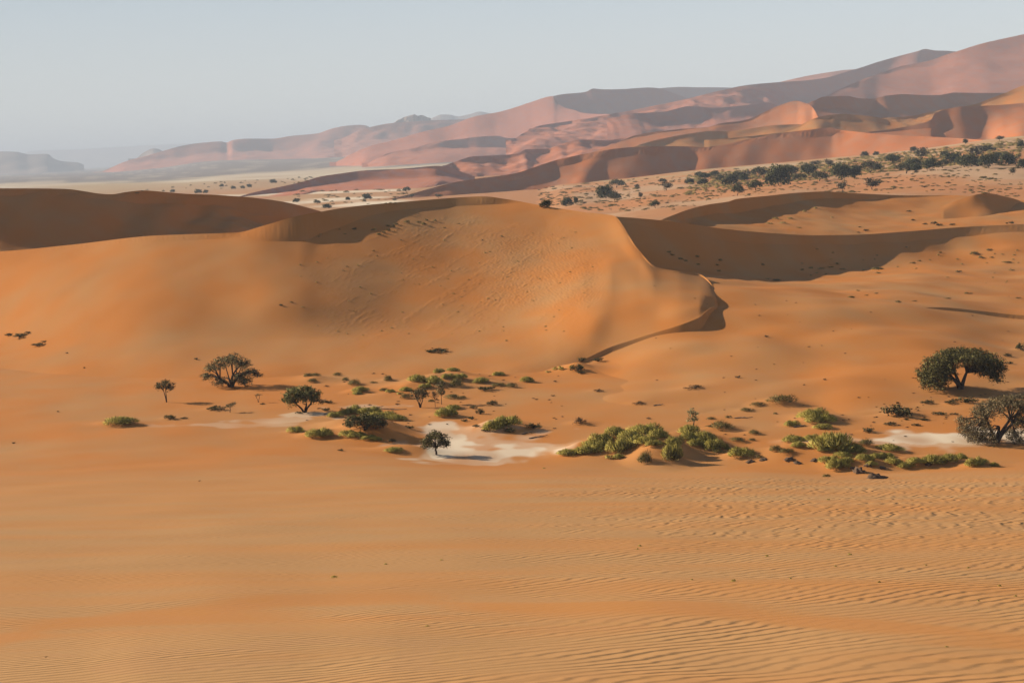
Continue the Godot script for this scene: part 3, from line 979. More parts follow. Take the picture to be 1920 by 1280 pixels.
	body("dune", [
		[1010, 200,6700, 201,-.3, 206,-.3, 216,-.3],
		[1030, 182.5,6720, 186,-.5, 200,-.5, 220,-.4],
		[1059, 176,6760, 184,-.62, 202,-.58, 226,-.4],
		[1090, 173.5,6800, 184,-.62, 202,-.58, 226,-.4],
		[1100, 171.5,6810, 183,-.64, 202,-.58, 226,-.4],
		[1112, 166,6830, 182,-.64, 202,-.58, 226,-.4],
		[1131, 167.5,6850, 182,-.64, 202,-.58, 226,-.4],
		[1165, 167,6900, 181,-.62, 200,-.56, 224,-.4],
		[1212, 164,6960, 178,-.62, 196,-.56, 220,-.4],
		[1233, 165,6990, 178,-.62, 194,-.56, 216,-.4],
		[1262, 174,7030, 182,-.6, 192,-.5, 210,-.4],
		[1300, 188,7080, 192,-.5, 198,-.4, 208,-.4],
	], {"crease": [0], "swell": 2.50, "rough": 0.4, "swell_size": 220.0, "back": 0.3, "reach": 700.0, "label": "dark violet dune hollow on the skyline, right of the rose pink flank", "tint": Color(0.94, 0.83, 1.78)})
	body("dune", [
		[1215, 180,7900, 182,-.4, 190,-.3], [1240, 165,7930, 172,-.6, 190,-.4], [1270, 163,7980, 174,-.62, 196,-.45],
		[1310, 163.5,8040, 175,-.62, 194,-.45], [1366, 164,8110, 174,-.62, 190,-.45], [1420, 168,8180, 174,-.5, 186,-.4],
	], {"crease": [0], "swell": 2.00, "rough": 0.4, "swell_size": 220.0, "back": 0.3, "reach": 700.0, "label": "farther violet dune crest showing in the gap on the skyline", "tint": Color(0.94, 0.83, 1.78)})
	body("dune", [
		[690, 305,5500, 305.5,-.2, 306,-.2, 307,-.1],
		[727, 288,5550, 289,-.3, 291,-.2, 295.5,-.1],
		[780, 276,5600, 278,-.35, 284,-.3, 293,-.1],
		[827, 264.5,5640, 269,-.5, 278,-.45, 291,-.1],
		[860, 261,5670, 267,-.52, 276,-.46, 289,-.1],
		[900, 256,5700, 264,-.54, 276,-.46, 287,-.1],
		[930, 254.5,5730, 263,-.54, 276,-.46, 286,-.1],
		[955, 259,5750, 265,-.5, 276,-.4, 284,-.1],
		[985, 257,5780, 263,-.5, 272,-.4, 281,-.1],
		[1013, 248.5,5800, 258,-.54, 268,-.46, 277,-.1],
		[1040, 249,5830, 257,-.54, 266,-.42, 274,-.1],
		[1075, 250,5850, 256,-.5, 264,-.36, 271,-.1],
		[1120, 243,5870, 250,-.45, 258,-.36, 268,-.1],
		[1180, 246,5880, 250,-.4, 256,-.3, 266,-.1],
		[1230, 252,5900, 254,-.4, 258,-.3, 266,-.1],
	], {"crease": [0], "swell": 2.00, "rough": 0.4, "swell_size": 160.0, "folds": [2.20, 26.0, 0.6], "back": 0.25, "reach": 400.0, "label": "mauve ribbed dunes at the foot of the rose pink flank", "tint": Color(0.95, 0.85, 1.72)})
	body("dune", [
		[820, 316,3300, 317,-.2, 320,-.2, 326,-.1],
		[850, 304,3400, 306,-.3, 312,-.2, 324,-.1],
		[893, 292.5,3450, 299,-.5, 306,-.2, 322,-.1],
		[910, 292,3460, 300,-.58, 306,-.3, 322,-.1],
		[950, 290,3480, 299,-.58, 305,-.3, 320,-.1],
		[972, 288,3490, 295,-.5, 304,-.2, 318,-.1],
		[986, 280,3510, 287,-.4, 300,-.2, 316,-.1],
		[1000, 279.5,3520, 288,-.6, 298,-.24, 315,-.1],
		[1020, 279,3530, 286,-.58, 296,-.22, 314,-.1],
		[1050, 271.5,3550, 276,-.35, 290,-.2, 310,-.1],
		[1064, 266,3560, 276,-.5, 288,-.2, 308,-.1],
		[1090, 262,3570, 267,-.5, 282,-.16, 304,-.1],
		[1110, 262,3580, 269,-.55, 280,-.16, 302,-.1],
		[1140, 263,3590, 268,-.5, 278,-.16, 298,-.1],
		[1180, 256,3610, 260,-.4, 274,-.16, 292,-.1],
		[1220, 252,3620, 256,-.4, 268,-.16, 286,-.1],
		[1260, 256,3600, 258,-.3, 266,-.16, 280,-.1],
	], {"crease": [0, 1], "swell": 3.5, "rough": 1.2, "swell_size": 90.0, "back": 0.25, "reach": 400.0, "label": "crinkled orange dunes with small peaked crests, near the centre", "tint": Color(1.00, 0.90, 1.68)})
	body("dune", [
		[190, 322,9300, 322.5,-.2, 323,-.2, 324,-.1],
		[235, 302.5,9350, 303.5,-.3, 307,-.25, 312,-.1],
		[270, 293,9400, 296,-.45, 302,-.35, 311,-.1],
		[303, 283.5,9450, 289,-.5, 298,-.4, 309,-.1],
		[342, 273,9500, 280,-.5, 293,-.42, 306,-.1],
		[374, 268,9540, 276,-.52, 290,-.42, 303.5,-.1],
		[413, 265,9580, 274,-.54, 288,-.42, 302,-.1],
		[424, 267,9590, 274,-.5, 287,-.4, 301.5,-.1],
		[436, 262.5,9600, 271,-.35, 286,-.3, 301,-.1],
		[460, 260,9620, 270,-.5, 285,-.42, 300.5,-.1],
		[511, 259.7,9670, 271,-.58, 284,-.46, 299.5,-.1],
		[546, 254.7,9700, 268,-.55, 282,-.45, 299,-.1],
		[594, 250,9750, 262,-.3, 278,-.3, 298,-.1],
		[622, 241,9780, 256,-.45, 276,-.36, 297,-.1],
		[647, 236,9800, 252,-.52, 275,-.4, 296,-.1],
		[669, 234,9820, 250,-.5, 274,-.36, 295,-.1],
		[685, 235,9830, 250,-.4, 272,-.36, 294,-.1],
		[695, 240,9820, 254,-.55, 273,-.46, 293.5,-.1],
		[712, 254,9800, 264,-.58, 277,-.46, 293,-.1],
		[740, 268,9780, 274,-.5, 282,-.4, 292,-.1],
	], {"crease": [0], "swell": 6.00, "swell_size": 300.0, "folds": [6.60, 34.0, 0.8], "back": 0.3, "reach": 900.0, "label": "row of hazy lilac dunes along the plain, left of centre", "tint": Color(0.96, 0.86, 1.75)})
	body("dune", [
		[640, 262,8800, 263,-.3, 270,-.25, 290,-.1], [670, 246,8830, 250,-.4, 266,-.3, 290,-.1], [701, 236.5,8860, 243,-.45, 262,-.36, 289,-.1],
		[732, 231,8900, 240,-.5, 260,-.4, 288,-.1], [770, 228,8930, 238,-.52, 258,-.4, 286,-.1], [818, 225,8980, 234,-.5, 254,-.4, 282,-.1],
		[857, 224,9020, 232,-.5, 250,-.36, 278,-.1], [905, 220,9060, 226,-.4, 240,-.3, 270,-.1],
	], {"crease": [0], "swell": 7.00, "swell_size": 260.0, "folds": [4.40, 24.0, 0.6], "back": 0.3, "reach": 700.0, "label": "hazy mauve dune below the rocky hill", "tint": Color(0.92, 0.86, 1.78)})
	body("rocky_hill", [
		[725, 236,9300, 240,-.5, 250,-.4], [740, 229,9310, 234,-.5, 248,-.4], [747, 225,9320, 231,-.6, 246,-.45], [760, 218.5,9330, 227,-.6, 244,-.5],
		[770, 216.5,9340, 226,-.6, 243,-.5], [777, 214,9345, 226,-.6, 243,-.5], [783, 217,9350, 227,-.6, 243,-.5], [791, 215.5,9360, 226,-.65, 243,-.5],
		[797, 218,9370, 228,-.65, 243,-.5], [810, 223,9380, 230,-.6, 243,-.5], [822, 227,9390, 232,-.5, 243,-.5],
	], {"crease": [0], "du": 1.0, "swell": 20.80, "swell_size": 130.0, "folds": [24.00, 9.0, 1.0], "back": 0.5, "reach": 300.0, "mat": "rock", "paint": paint_rock, "category": "hill", "label": "small jagged rocky hill on the skyline behind the mauve dunes"})
	body("mountain", [
		[-350, 300,12500, 308,-.4, 326,-.3], [-60, 291,12500, 300,-.4, 322,-.3], [0, 284,12500, 295,-.4, 321,-.3], [30, 284.5,12500, 296,-.4, 320,-.3], [42, 287,12500, 298,-.4, 320,-.3], [55, 289.5,12500, 300,-.4, 320,-.3],
		[75, 288.5,12500, 299,-.4, 319,-.3], [88, 288.5,12500, 299,-.4, 319,-.3], [100, 297,12500, 304,-.4, 318.5,-.3], [115, 302,12500, 306,-.4, 318,-.3], [145, 304.5,12500, 308,-.4, 317,-.3], [158, 309.5,12500, 311,-.4, 316,-.3], [172, 315,12500, 315.5,-.4, 317,-.3],
	], {"crease": [0], "swell": 24.00, "swell_size": 700.0, "back": 0.5, "reach": 1500.0, "mat": "rock", "paint": paint_rock, "category": "mountain", "label": "blue mountain ridge in the haze at the left edge"})
	body("mountain", [
		[30, 296,26000, 300,-.3, 312,-.2], [60, 282,26000, 290,-.3, 312,-.2], [130, 280,26000, 290,-.3, 312,-.2], [230, 274.5,26000, 286,-.3, 310,-.2], [320, 270,26000, 284,-.3, 306,-.2], [400, 267,26000, 280,-.3, 304,-.2], [480, 270,26000, 280,-.3, 302,-.2],
	], {"crease": [0], "swell": 32.00, "swell_size": 1500.0, "back": 0.3, "reach": 1500.0, "mat": "rock", "paint": paint_rock, "category": "mountain", "label": "faint flat topped mountain almost lost in haze at the left"})
	body("mountain", [
		[255, 297,12000, 300,-.4, 306,-.3], [270, 285,12000, 290,-.4, 305,-.3], [288, 278,12000, 286,-.4, 304,-.3], [296, 279,12000, 286,-.4, 304,-.3], [306, 284,12000, 290,-.4, 303,-.3], [330, 292,12000, 296,-.4, 302,-.3],
	], {"crease": [0], "swell": 16.00, "swell_size": 400.0, "back": 0.5, "reach": 800.0, "mat": "rock", "paint": paint_rock, "category": "mountain", "label": "tiny blue peak behind the lilac dunes at the left"})
	body("mountain", [
		[790, 232,13500, 236,-.4, 244,-.3], [815, 219,13500, 226,-.4, 240,-.3], [828, 214.5,13500, 224,-.4, 240,-.3], [842, 215,13500, 224,-.4, 240,-.3], [858, 218,13500, 226,-.4, 240,-.3], [880, 214,13500, 224,-.4, 240,-.3], [900, 209,13500, 222,-.4, 238,-.3], [912, 211,13500, 222,-.4, 238,-.3], [940, 218,13500, 224,-.4, 236,-.3],
	], {"crease": [0], "swell": 16.00, "swell_size": 600.0, "back": 0.5, "reach": 1000.0, "mat": "rock", "paint": paint_rock, "category": "mountain", "label": "pale blue mountain behind the rocky hill and the rose pink dune"})

func paint_rock(b: Dictionary, x: float, z: float, d: float, a: float, st: float, h: float) -> Color:
	var n := noise_b.get_noise_2d(x * 0.02, h * 0.06)
	return mix3(Color(0.19, 0.14, 0.115), Color(0.27, 0.185, 0.14), 0.5 + n)

# ---------------------------------------------------------------- plants
const GREEN := Color(0.42, 0.36, 0.095)
const OLIVE := Color(0.17, 0.14, 0.055)
const BROWN := Color(0.085, 0.058, 0.036)
const YELLOW := Color(0.36, 0.28, 0.11)
var tuft_kinds := {}

# a cushion of fine upright blades, one metre in half width
func cushion(sort: String, base: Color, seed_: int, blades: int, tall: float, shaggy: float, broad := 1.0) -> ArrayMesh:
	var r := RandomNumberGenerator.new()
	r.seed = seed_
	var st := SurfaceTool.new()
	st.begin(Mesh.PRIMITIVE_TRIANGLES)
	var lobes := []
	for i in 5:
		var a := r.randf() * TAU
		lobes.append(Vector4(cos(a) * r.randf_range(0.0, 0.55), sin(a) * r.randf_range(0.0, 0.45), r.randf_range(0.45, 0.7), r.randf_range(0.6, 1.05)))
	for i in blades:
		var l: Vector4 = lobes[i % 5]
		var a := r.randf() * TAU
		var up := pow(r.randf(), 0.8)
		var n := Vector3(cos(a) * sqrt(1.0 - up * up), up, sin(a) * sqrt(1.0 - up * up))
		var deep := r.randf_range(0.55, 0.95)
		var p := Vector3(l.x + n.x * l.z * deep, n.y * tall * l.w * deep, l.y + n.z * l.z * deep)
		var grow := (n + Vector3(0, 0.9, 0) + Vector3(r.randf_range(-1, 1), r.randf_range(-0.4, 0.5), r.randf_range(-1, 1)) * shaggy).normalized()
		var side := grow.cross(Vector3(r.randf_range(-1, 1), r.randf_range(-1, 1), r.randf_range(-1, 1))).normalized()
		var lng := r.randf_range(0.16, 0.32)
		var w := r.randf_range(0.010, 0.022) * broad
		var tone := base * r.randf_range(0.8, 1.2)
		if r.randf() < 0.16: tone = tone.lerp(YELLOW, 0.7)
		tone.a = 1.0
		var nn := (n * 1.2 + grow * 0.3 + Vector3(r.randf_range(-1, 1), r.randf_range(-1, 1), r.randf_range(-1, 1)) * 0.3).normalized()
		for q in [p - side * w, p + side * w, p + grow * lng * Vector3(1, tall, 1)]:
			st.set_color(tone); st.set_normal(nn); st.add_vertex(q)
	var m := st.commit()
	m.surface_set_material(0, M.grass)
	return m

# a bush of twigs and small leaves
func bush(base: Color, seed_: int, leaves: int, tall: float, size: float) -> ArrayMesh:
	var r := RandomNumberGenerator.new()
	r.seed = seed_
	var st := SurfaceTool.new()
	st.begin(Mesh.PRIMITIVE_TRIANGLES)
	var tips := []
	for i in 13:
		var a := r.randf() * TAU
		var out := r.randf_range(0.25, 0.85)
		var tip := Vector3(cos(a) * out, tall * r.randf_range(0.45, 0.95) * (1.1 - out * 0.6), sin(a) * out)
		tips.append(tip)
		limb(st, [Vector3(0, -0.1, 0), tip * 0.55 + Vector3(0, tall * 0.1, 0), tip], 0.03, 0.012, base.lerp(BROWN, 0.7))
	for i in leaves:
		var t: Vector3 = tips[r.randi() % tips.size()]
		var n := Vector3(r.randfn(), r.randfn(), r.randfn()).normalized()
		var p := t * r.randf_range(0.75, 1.05) + n * r.randf_range(0.05, 0.3) * Vector3(1, tall, 1)
		if p.y < 0.0: p.y = r.randf() * 0.1
		leaf(st, r, p, (n + p.normalized()).normalized(), size, base)
	var m := st.commit()
	m.surface_set_material(0, M.leaf)
	return m

func leaf(st: SurfaceTool, r: RandomNumberGenerator, p: Vector3, n: Vector3, size: float, base: Color) -> void:
	var u := Vector3(r.randfn(), r.randfn(), r.randfn()).normalized()
	var v := u.cross(Vector3(r.randfn(), r.randfn(), r.randfn())).normalized()
	var s := size * r.randf_range(0.6, 1.35)
	var tone := base * r.randf_range(0.6, 1.4)
	tone.a = 1.0
	var nn := (n + 0.6 * Vector3(r.randfn(), r.randfn(), r.randfn()).normalized()).normalized()
	for q in [p - u * s * 0.5, p + u * s * 0.5, p + v * s]:
		st.set_color(tone); st.set_normal(nn); st.add_vertex(q)

# a tapering limb along a line of points
func limb(st: SurfaceTool, pts: Array, r0: float, r1: float, tone: Color, sides := 5) -> void:
	var n := pts.size()
	var rings := []
	for i in n:
		var dir: Vector3 = ((pts[mini(i + 1, n - 1)] as Vector3) - (pts[maxi(i - 1, 0)] as Vector3)).normalized()
		var u := dir.cross(Vector3(0.3, 0.1, 0.95)).normalized()
		var v := dir.cross(u).normalized()
		var rad := lerpf(r0, r1, float(i) / (n - 1))
		var ring := []
		for k in sides:
			var a := TAU * k / sides
			ring.append([(pts[i] as Vector3) + (u * cos(a) + v * sin(a)) * rad, u * cos(a) + v * sin(a)])
		rings.append(ring)
	for i in n - 1:
		for k in sides:
			var k2 := (k + 1) % sides
			for q in [rings[i][k], rings[i + 1][k], rings[i][k2], rings[i][k2], rings[i + 1][k], rings[i + 1][k2]]:
				st.set_color(tone); st.set_normal(q[1]); st.add_vertex(q[0])

# lobes are [across, up, half width, half height] in pixels round the foot; px is the size of a pixel there
func tree(called: String, at: Vector3, px: float, lobes: Array, forks: Array, opt := {}) -> Node3D:
	var r := RandomNumberGenerator.new()
	r.seed = opt.get("seed", 7)
	var t := thing(called, at)
	var bark: Color = opt.get("bark", Color(0.055, 0.038, 0.028))
	var green: Color = opt.get("green", Color(0.075, 0.085, 0.034)) * Color(1.08, 1.0, 1.15)
	var wood := SurfaceTool.new()
	wood.begin(Mesh.PRIMITIVE_TRIANGLES)
	var crown := SurfaceTool.new()
	crown.begin(Mesh.PRIMITIVE_TRIANGLES)
	var size: float = opt.get("leaf", 0.26)
	var thick: float = opt.get("thick", 0.03)
	var half := 1.0
	for l in lobes: half = maxf(half, absf(l[0]) + l[2])
	var ends := []
	for f in forks:                                     # [across, up, depth] of the head of each stem; the first is the trunk
		var head := Vector3(f[0], f[1], f[2]) * px
		limb(wood, [Vector3(0, -0.4, 0), head * Vector3(0.35, 0.4, 0.35) + Vector3(0, 0, r.randfn() * 0.1), head * Vector3(0.7, 0.75, 0.7) + Vector3(r.randfn() * 0.08, 0, 0), head], thick * half * px * 1.0, thick * half * px * 0.55, bark, 7)
		ends.append(head)
	for l in lobes:
		var room: float = sqrt(maxf(0.05, 1.0 - pow(l[0] / (half * 1.1), 2.0))) * half * opt.get("deep", 0.72)
		var depths := [0.0] if l.size() > 4 else [-0.55, 0.0, 0.55]
		for k in depths:
			var c := Vector3(l[0] * (1.0 - 0.12 * absf(k)) + r.randfn() * 1.2, l[1] * (1.0 - 0.16 * absf(k)) + r.randfn() * 0.8, k * room + (r.randf() - 0.5) * room * 0.3) * px
			var rad := Vector3(l[2], l[3], maxf(l[2], room * 0.36)) * px
			var from: Vector3 = ends[0]
			for e in ends:
				if (e as Vector3).distance_to(c) < from.distance_to(c): from = e
			var mid := from.lerp(c, 0.5) + Vector3(r.randfn() * 0.1, 0.12 * from.distance_to(c), r.randfn() * 0.1)
			limb(wood, [from, mid, c + Vector3(0, rad.y * 0.2, 0)], thick * half * px * 0.42, thick * half * px * 0.12, bark, 5)
			for i in 3:
				var tip := c + Vector3(r.randfn() * rad.x, rad.y * r.randf_range(-0.1, 0.9), r.randfn() * rad.z) * 0.6
				limb(wood, [mid.lerp(c, r.randf()), tip], thick * half * px * 0.14, thick * half * px * 0.05, bark, 4)
			# leaves gather in small sprays, so that light shows between them
			var area := 4.0 * PI * pow((pow(rad.x * rad.y, 1.6) + pow(rad.x * rad.z, 1.6) + pow(rad.y * rad.z, 1.6)) / 3.0, 1.0 / 1.6)
			var count := int(area * opt.get("dense", 1.0) * 0.42 / (size * size * 0.5))
			var sprays := maxi(5, count / 16)
			for s in sprays:
				var n := Vector3(r.randfn(), r.randfn() + 0.25, r.randfn()).normalized()
				var p := c + n * rad * pow(r.randf(), 0.4)
				if p.y < 0.15: p.y = 0.15 + r.randf() * 0.3
				var tone := green * r.randf_range(0.7, 1.75)
				var spread := size * 1.15
				for i in 16:
					var o := Vector3(r.randfn() * spread, r.randfn() * spread * 0.6 - absf(r.randfn()) * spread * opt.get("droop", 0.0), r.randfn() * spread)
					leaf(crown, r, p + o, n, size, tone)
	var wm := wood.commit()
	wm.surface_set_material(0, M.bark)
	put("trunk", wm, t)
	var cm := crown.commit()
	cm.surface_set_material(0, M.leaf)
	put("crown", cm, t)
	tag(t, opt.get("label", ""), "tree", opt.get("group", ""))
	return t

func at_pixel(u: float, v: float) -> Vector3:       # where the built ground, mounds and all, shows at that point
	var p := seen_at(u, v)
	var d0 := sqrt(p.x * p.x + p.z * p.z)
	if d0 > 480.0:
		return Vector3(p.x, ground_at(p.x, p.z), p.z)
	var s := sight(u, v)
	var last := d0 - 26.0
	var d := last
	while d < d0 + 12.0:
		if ground_at(d * sin(s.x), -d * cos(s.x)) - CAM_H >= s.y * d:
			break
		last = d
		d += 1.5
	for i in 6:
		var m := (last + d) * 0.5
		if ground_at(m * sin(s.x), -m * cos(s.x)) - CAM_H >= s.y * m: d = m
		else: last = m
	return Vector3(d * sin(s.x), ground_at(d * sin(s.x), -d * cos(s.x)), -d * cos(s.x))

func make_tufts() -> void:
	for c in [["green", GREEN, 2600, 0.7, 0.3], ["olive", OLIVE, 900, 0.7, 0.5], ["yellow", YELLOW, 500, 0.6, 0.5]]:
		tuft_kinds[c[0]] = []
		for k in 4:
			tuft_kinds[c[0]].append(cushion(c[0], c[1], 100 + k * 17 + c[2], c[2], c[3] * (0.9 + 0.07 * k), c[4]))
	for c in [["olive", OLIVE * Color(1.05, 1.0, 1.1)], ["yellow", YELLOW], ["green", GREEN]]:
		tuft_kinds["low_" + c[0]] = []
		for k in 3:
			tuft_kinds["low_" + c[0]].append(cushion(c[0], c[1], 77 + k, 190, 0.7, 0.5, 4.5))
	tuft_kinds["dark"] = []
	tuft_kinds["dry"] = []
	for k in 4:
		tuft_kinds.dark.append(bush(Color(0.105, 0.092, 0.042), 300 + k, 520, 0.75, 0.11))
		tuft_kinds.dry.append(bush(Color(0.13, 0.085, 0.05), 400 + k, 300, 0.65, 0.10))

# a plant of a given kind whose foot shows at (u, v) and that is w x h pixels large
func plant(kind: String, u: float, v: float, w: float, h: float, label: String, group: String) -> Node3D:
	var p := at_pixel(u, v)
	var px := Vector2(p.x, p.z).length() / F
	var o := put({"green": "grass_cushion", "yellow": "grass_tuft", "olive": "shrub", "dark": "shrub", "dry": "dry_shrub"}[kind], tuft_kinds[kind][rng.randi() % 4] if w > 14.0 or not tuft_kinds.has("low_" + kind) else tuft_kinds["low_" + kind][rng.randi() % 3])
	var half := w * px * (0.66 if kind == "green" else 0.6)
	o.position = p - Vector3(0, 0.03 * h * px, 0)
	o.rotation.y = rng.randf_range(-0.5, 0.5) + (PI if rng.randf() < 0.5 else 0.0)
	o.scale = Vector3(half, h * px / 1.0, half * rng.randf_range(0.75, 1.1))
	tag(o, label, {"green": "grass", "yellow": "grass", "olive": "shrub", "dark": "shrub", "dry": "shrub"}[kind], group)
	return o

# ---------------------------------------------------------------- what grows where
const ONES := ["", "first", "second", "third", "fourth", "fifth", "sixth", "seventh", "eighth", "ninth", "tenth", "eleventh", "twelfth", "thirteenth", "fourteenth", "fifteenth", "sixteenth", "seventeenth", "eighteenth", "nineteenth"]
const TENS := ["", "", "twent", "thirt", "fort", "fift", "sixt", "sevent", "eight", "ninet"]

func ordinal(n: int) -> String:
	if n < 20: return ONES[n]
	if n % 10 == 0: return TENS[n / 10] + "ieth"
	return TENS[n / 10] + "y-" + ONES[n % 10]

func rank(i: int, n: int) -> String:
	if i == 0: return "leftmost"
	if i == n - 1: return "rightmost"
	return ordinal(i + 1) + " from the left"

var clumps := []                        # [kind, look, where, rows of [u, v, w, h]]

func list_plants() -> void:
	clumps.append(["green", "pale green grass cushion", "on the hump right of the pan", [
		[1066,852,36,16],[1085,849,34,18],[1102,847,46,24],[1106,836,40,20],[1128,838,26,18],[1130,827,40,24],[1152,817,38,26],[1157,846,34,30],[1172,839,40,30],[1180,827,44,30],[1205,812,58,28],[1224,814,30,22],[1200,827,30,20],[1215,830,40,20],[1233,821,36,24],[1231,834,32,16],[1142,859,14,13],[1160,858,20,16]]])
	clumps.append(["olive", "dark olive tussock", "before the hump right of the pan", [[1207,866,42,34],[1264,862,46,30],[1275,830,24,26],[1345,848,26,14]]])
	clumps.append(["green", "green grass cushion", "on the hump under the sapling", [
		[1258,856,34,40],[1262,835,30,30],[1295,812,36,24],[1290,824,30,22],[1320,826,40,26],[1335,840,36,28],[1303,834,30,20],[1352,836,28,14],[1362,842,16,10],[1395,854,44,26]]])
	clumps.append(["green", "bright green grass cushion", "in the long right hand clump", [
		[1522,782,50,26],[1545,790,52,24],[1484,797,26,15],[1565,839,72,42],[1490,828,38,22],[1498,836,26,18],[1545,802,32,12],[1520,824,28,16],[1550,845,26,12],[1602,847,42,24],[1580,855,32,16],[1552,864,36,18],[1577,876,44,30],[1665,843,52,17],[1645,858,28,15],[1666,858,24,14],[1675,868,32,17],[1697,875,28,14],[1720,866,36,17],[1750,867,34,22],[1764,869,22,18],[1782,864,30,20],[1801,860,24,18],[1825,872,32,26],[1845,868,18,12],[1866,873,17,13],[1636,871,22,14],[1620,862,30,16],[1590,866,24,14]]])
	clumps.append(["olive", "dark olive shrub", "in the long right hand clump", [[1622,832,38,16],[1455,845,28,20],[1475,848,34,16],[1550,894,18,10],[1425,858,14,10]]])
	clumps.append(["green", "green grass cushion", "on the hump left of the pan", [
		[595,816,46,24],[556,809,28,15],[626,780,26,13],[662,772,32,22],[688,774,42,20],[710,782,52,18],[737,786,42,14],[655,816,30,16],[672,818,32,14],[688,822,28,11],[704,825,22,10],[740,846,32,12],[645,776,20,14]]])
	clumps.append(["green", "grass cushion", "in the tufted patch behind the pan", [
		[833,778,38,26],[852,766,26,13],[783,714,32,18],[810,717,36,22],[825,698,20,13],[848,695,22,9],[860,708,26,14],[838,708,22,13],[795,726,22,13],[762,732,24,14],[750,739,12,8],[677,732,30,16],[668,739,18,13],[902,716,28,18],[987,715,24,14],[937,703,22,11],[733,735,16,9]]])
	clumps.append(["olive", "dark tussock", "in the tufted patch behind the pan", [
		[853,723,36,24],[760,746,22,12],[662,720,28,15],[647,713,18,10],[632,704,18,9],[577,706,20,13],[592,705,20,9],[584,715,24,10],[728,713,22,16],[935,723,32,10],[958,725,24,11],[808,753,15,9],[850,746,30,14],[868,746,16,8],[718,732,22,9],[700,718,14,6]]])
	clumps.append(["green", "tall green grass cushion", "on the slope behind the pan", [[922,804,38,32],[948,795,46,26],[962,792,18,16]]])
	clumps.append(["dark", "dark shrub", "along the far side of the pan", [
		[1000,803,32,16],[956,810,22,14],[908,731,38,12],[900,776,16,16],[923,758,22,11],[888,766,14,10],[885,786,12,10],[735,828,16,8],[768,803,16,8],[872,790,14,7],[893,800,14,7],[910,808,16,8]]])
	clumps.append(["dry", "dry brown bush", "on the bare slope right of centre", [[1090,794,32,20],[1300,728,42,11],[1197,756,28,7],[1122,733,22,7],[1385,708,14,8],[1437,632,10,7],[1547,712,8,5],[1508,722,6,4],[1216,785,10,6]]])
	clumps.append(["dark", "dark green shrub", "on the little ridge above the pan", [[1091,677,18,11],[1120,677,20,12],[1082,695,26,20],[1090,700,18,8]]])
	clumps.append(["green", "small green tuft", "below the little ridge above the pan", [[1053,693,11,12],[1040,693,9,9],[1028,698,9,6],[1072,690,9,8]]])
	clumps.append(["olive", "olive shrub", "between sapling and great tree", [
		[1465,754,56,20],[1422,760,30,10],[1398,770,24,10],[1350,802,46,22],[1334,786,18,7],[1413,813,24,13],[1385,826,34,12],[1366,783,12,8],[1453,776,10,5],[1330,800,12,6],[1410,825,16,8]]])
	clumps.append(["dark", "dark shrub", "in front of the great tree", [
		[1690,778,58,32],[1810,754,44,14],[1783,756,22,9],[1740,756,26,9],[1762,777,28,8],[1735,788,16,8],[1718,798,16,7],[1670,796,24,8],[1628,809,24,11],[1700,787,10,5],[1790,777,16,5],[1838,772,14,6],[1855,668,24,9],[1890,668,16,8],[1916,655,20,18],[1893,682,14,7]]])
	clumps.append(["green", "round green bush", "alone on the flat at the left", [[222,794,54,18]]])
	clumps.append(["dark", "low dark shrub", "on the flat at the left", [[318,785,22,12],[345,785,15,5],[405,768,32,11],[37,634,28,10],[72,648,26,8],[16,632,16,6],[52,628,12,6],[82,641,12,4],[368,674,8,6],[526,573,8,5],[613,755,22,8],[560,775,14,6],[612,770,18,9],[555,737,12,6],[492,758,10,4],[640,845,12,6],[125,662,5,3],[157,690,4,3],[25,831,8,4],[108,772,5,3],[820,660,42,10],[805,660,18,8]]])
	clumps.append(["olive", "dark tuft", "high on the central dune hollow", [
		[664,430,9,7],[700,431,10,6],[711,440,15,6],[718,436,9,5],[729,432,12,6],[738,425,12,6],[742,420,10,5],[762,417,12,7],[785,417,10,6],[793,421,12,6],[800,413,7,6],[815,414,8,5],[728,423,8,5],[940,443,6,4],[546,567,6,4],[860,420,5,3],[905,452,5,3],[650,500,5,3],[752,450,5,3],[700,470,5,3],[833,428,6,3]]])
	clumps.append(["yellow", "straw tuft", "in the dark bowl on the right", [
		[1253,471,11,5],[1261,476,12,5],[1275,484,12,5],[1287,489,12,4],[1308,480,12,5],[1350,489,10,5],[1346,501,9,4],[1348,512,10,4],[1431,496,9,5],[1441,524,9,4],[1520,508,9,5],[1571,494,8,5],[1504,512,7,4],[1308,499,10,4],[1538,511,22,4],[1556,506,18,4],[1580,508,18,4]]])
	clumps.append(["olive", "olive tuft", "right of the dark bowl", [
		[1456,527,17,7],[1646,505,26,9],[1648,511,10,4],[1712,498,10,5],[1724,494,7,4],[1828,478,18,8],[1838,484,14,6],[1856,471,14,6],[1798,512,13,6],[1898,506,10,4],[1889,492,20,4],[1598,555,16,6],[1610,544,8,3],[1625,552,7,3],[1643,550,8,3],[1684,567,12,6],[1812,551,10,5],[1715,563,9,3],[1777,562,13,4],[1910,562,10,4],[1820,551,8,3],[1763,473,7,4],[1860,484,7,4]]])
	clumps.append(["yellow", "straw tuft", "inside the sickle shaped dune", [[1455,411,16,7],[1466,418,20,7],[1444,419,14,4],[1508,396,9,5],[1530,391,7,5],[1500,426,16,4],[1480,410,14,4],[1560,408,7,3]]])
	clumps.append(["dark", "dark tuft", "between the two right hand slip faces", [[1705,396,9,4],[1713,413,8,4],[1623,432,11,6],[1611,435,7,3],[1752,421,12,7],[1762,424,12,6],[1786,423,12,5],[1899,419,10,7],[1889,420,6,4],[1612,427,7,3],[1735,422,10,4]]])

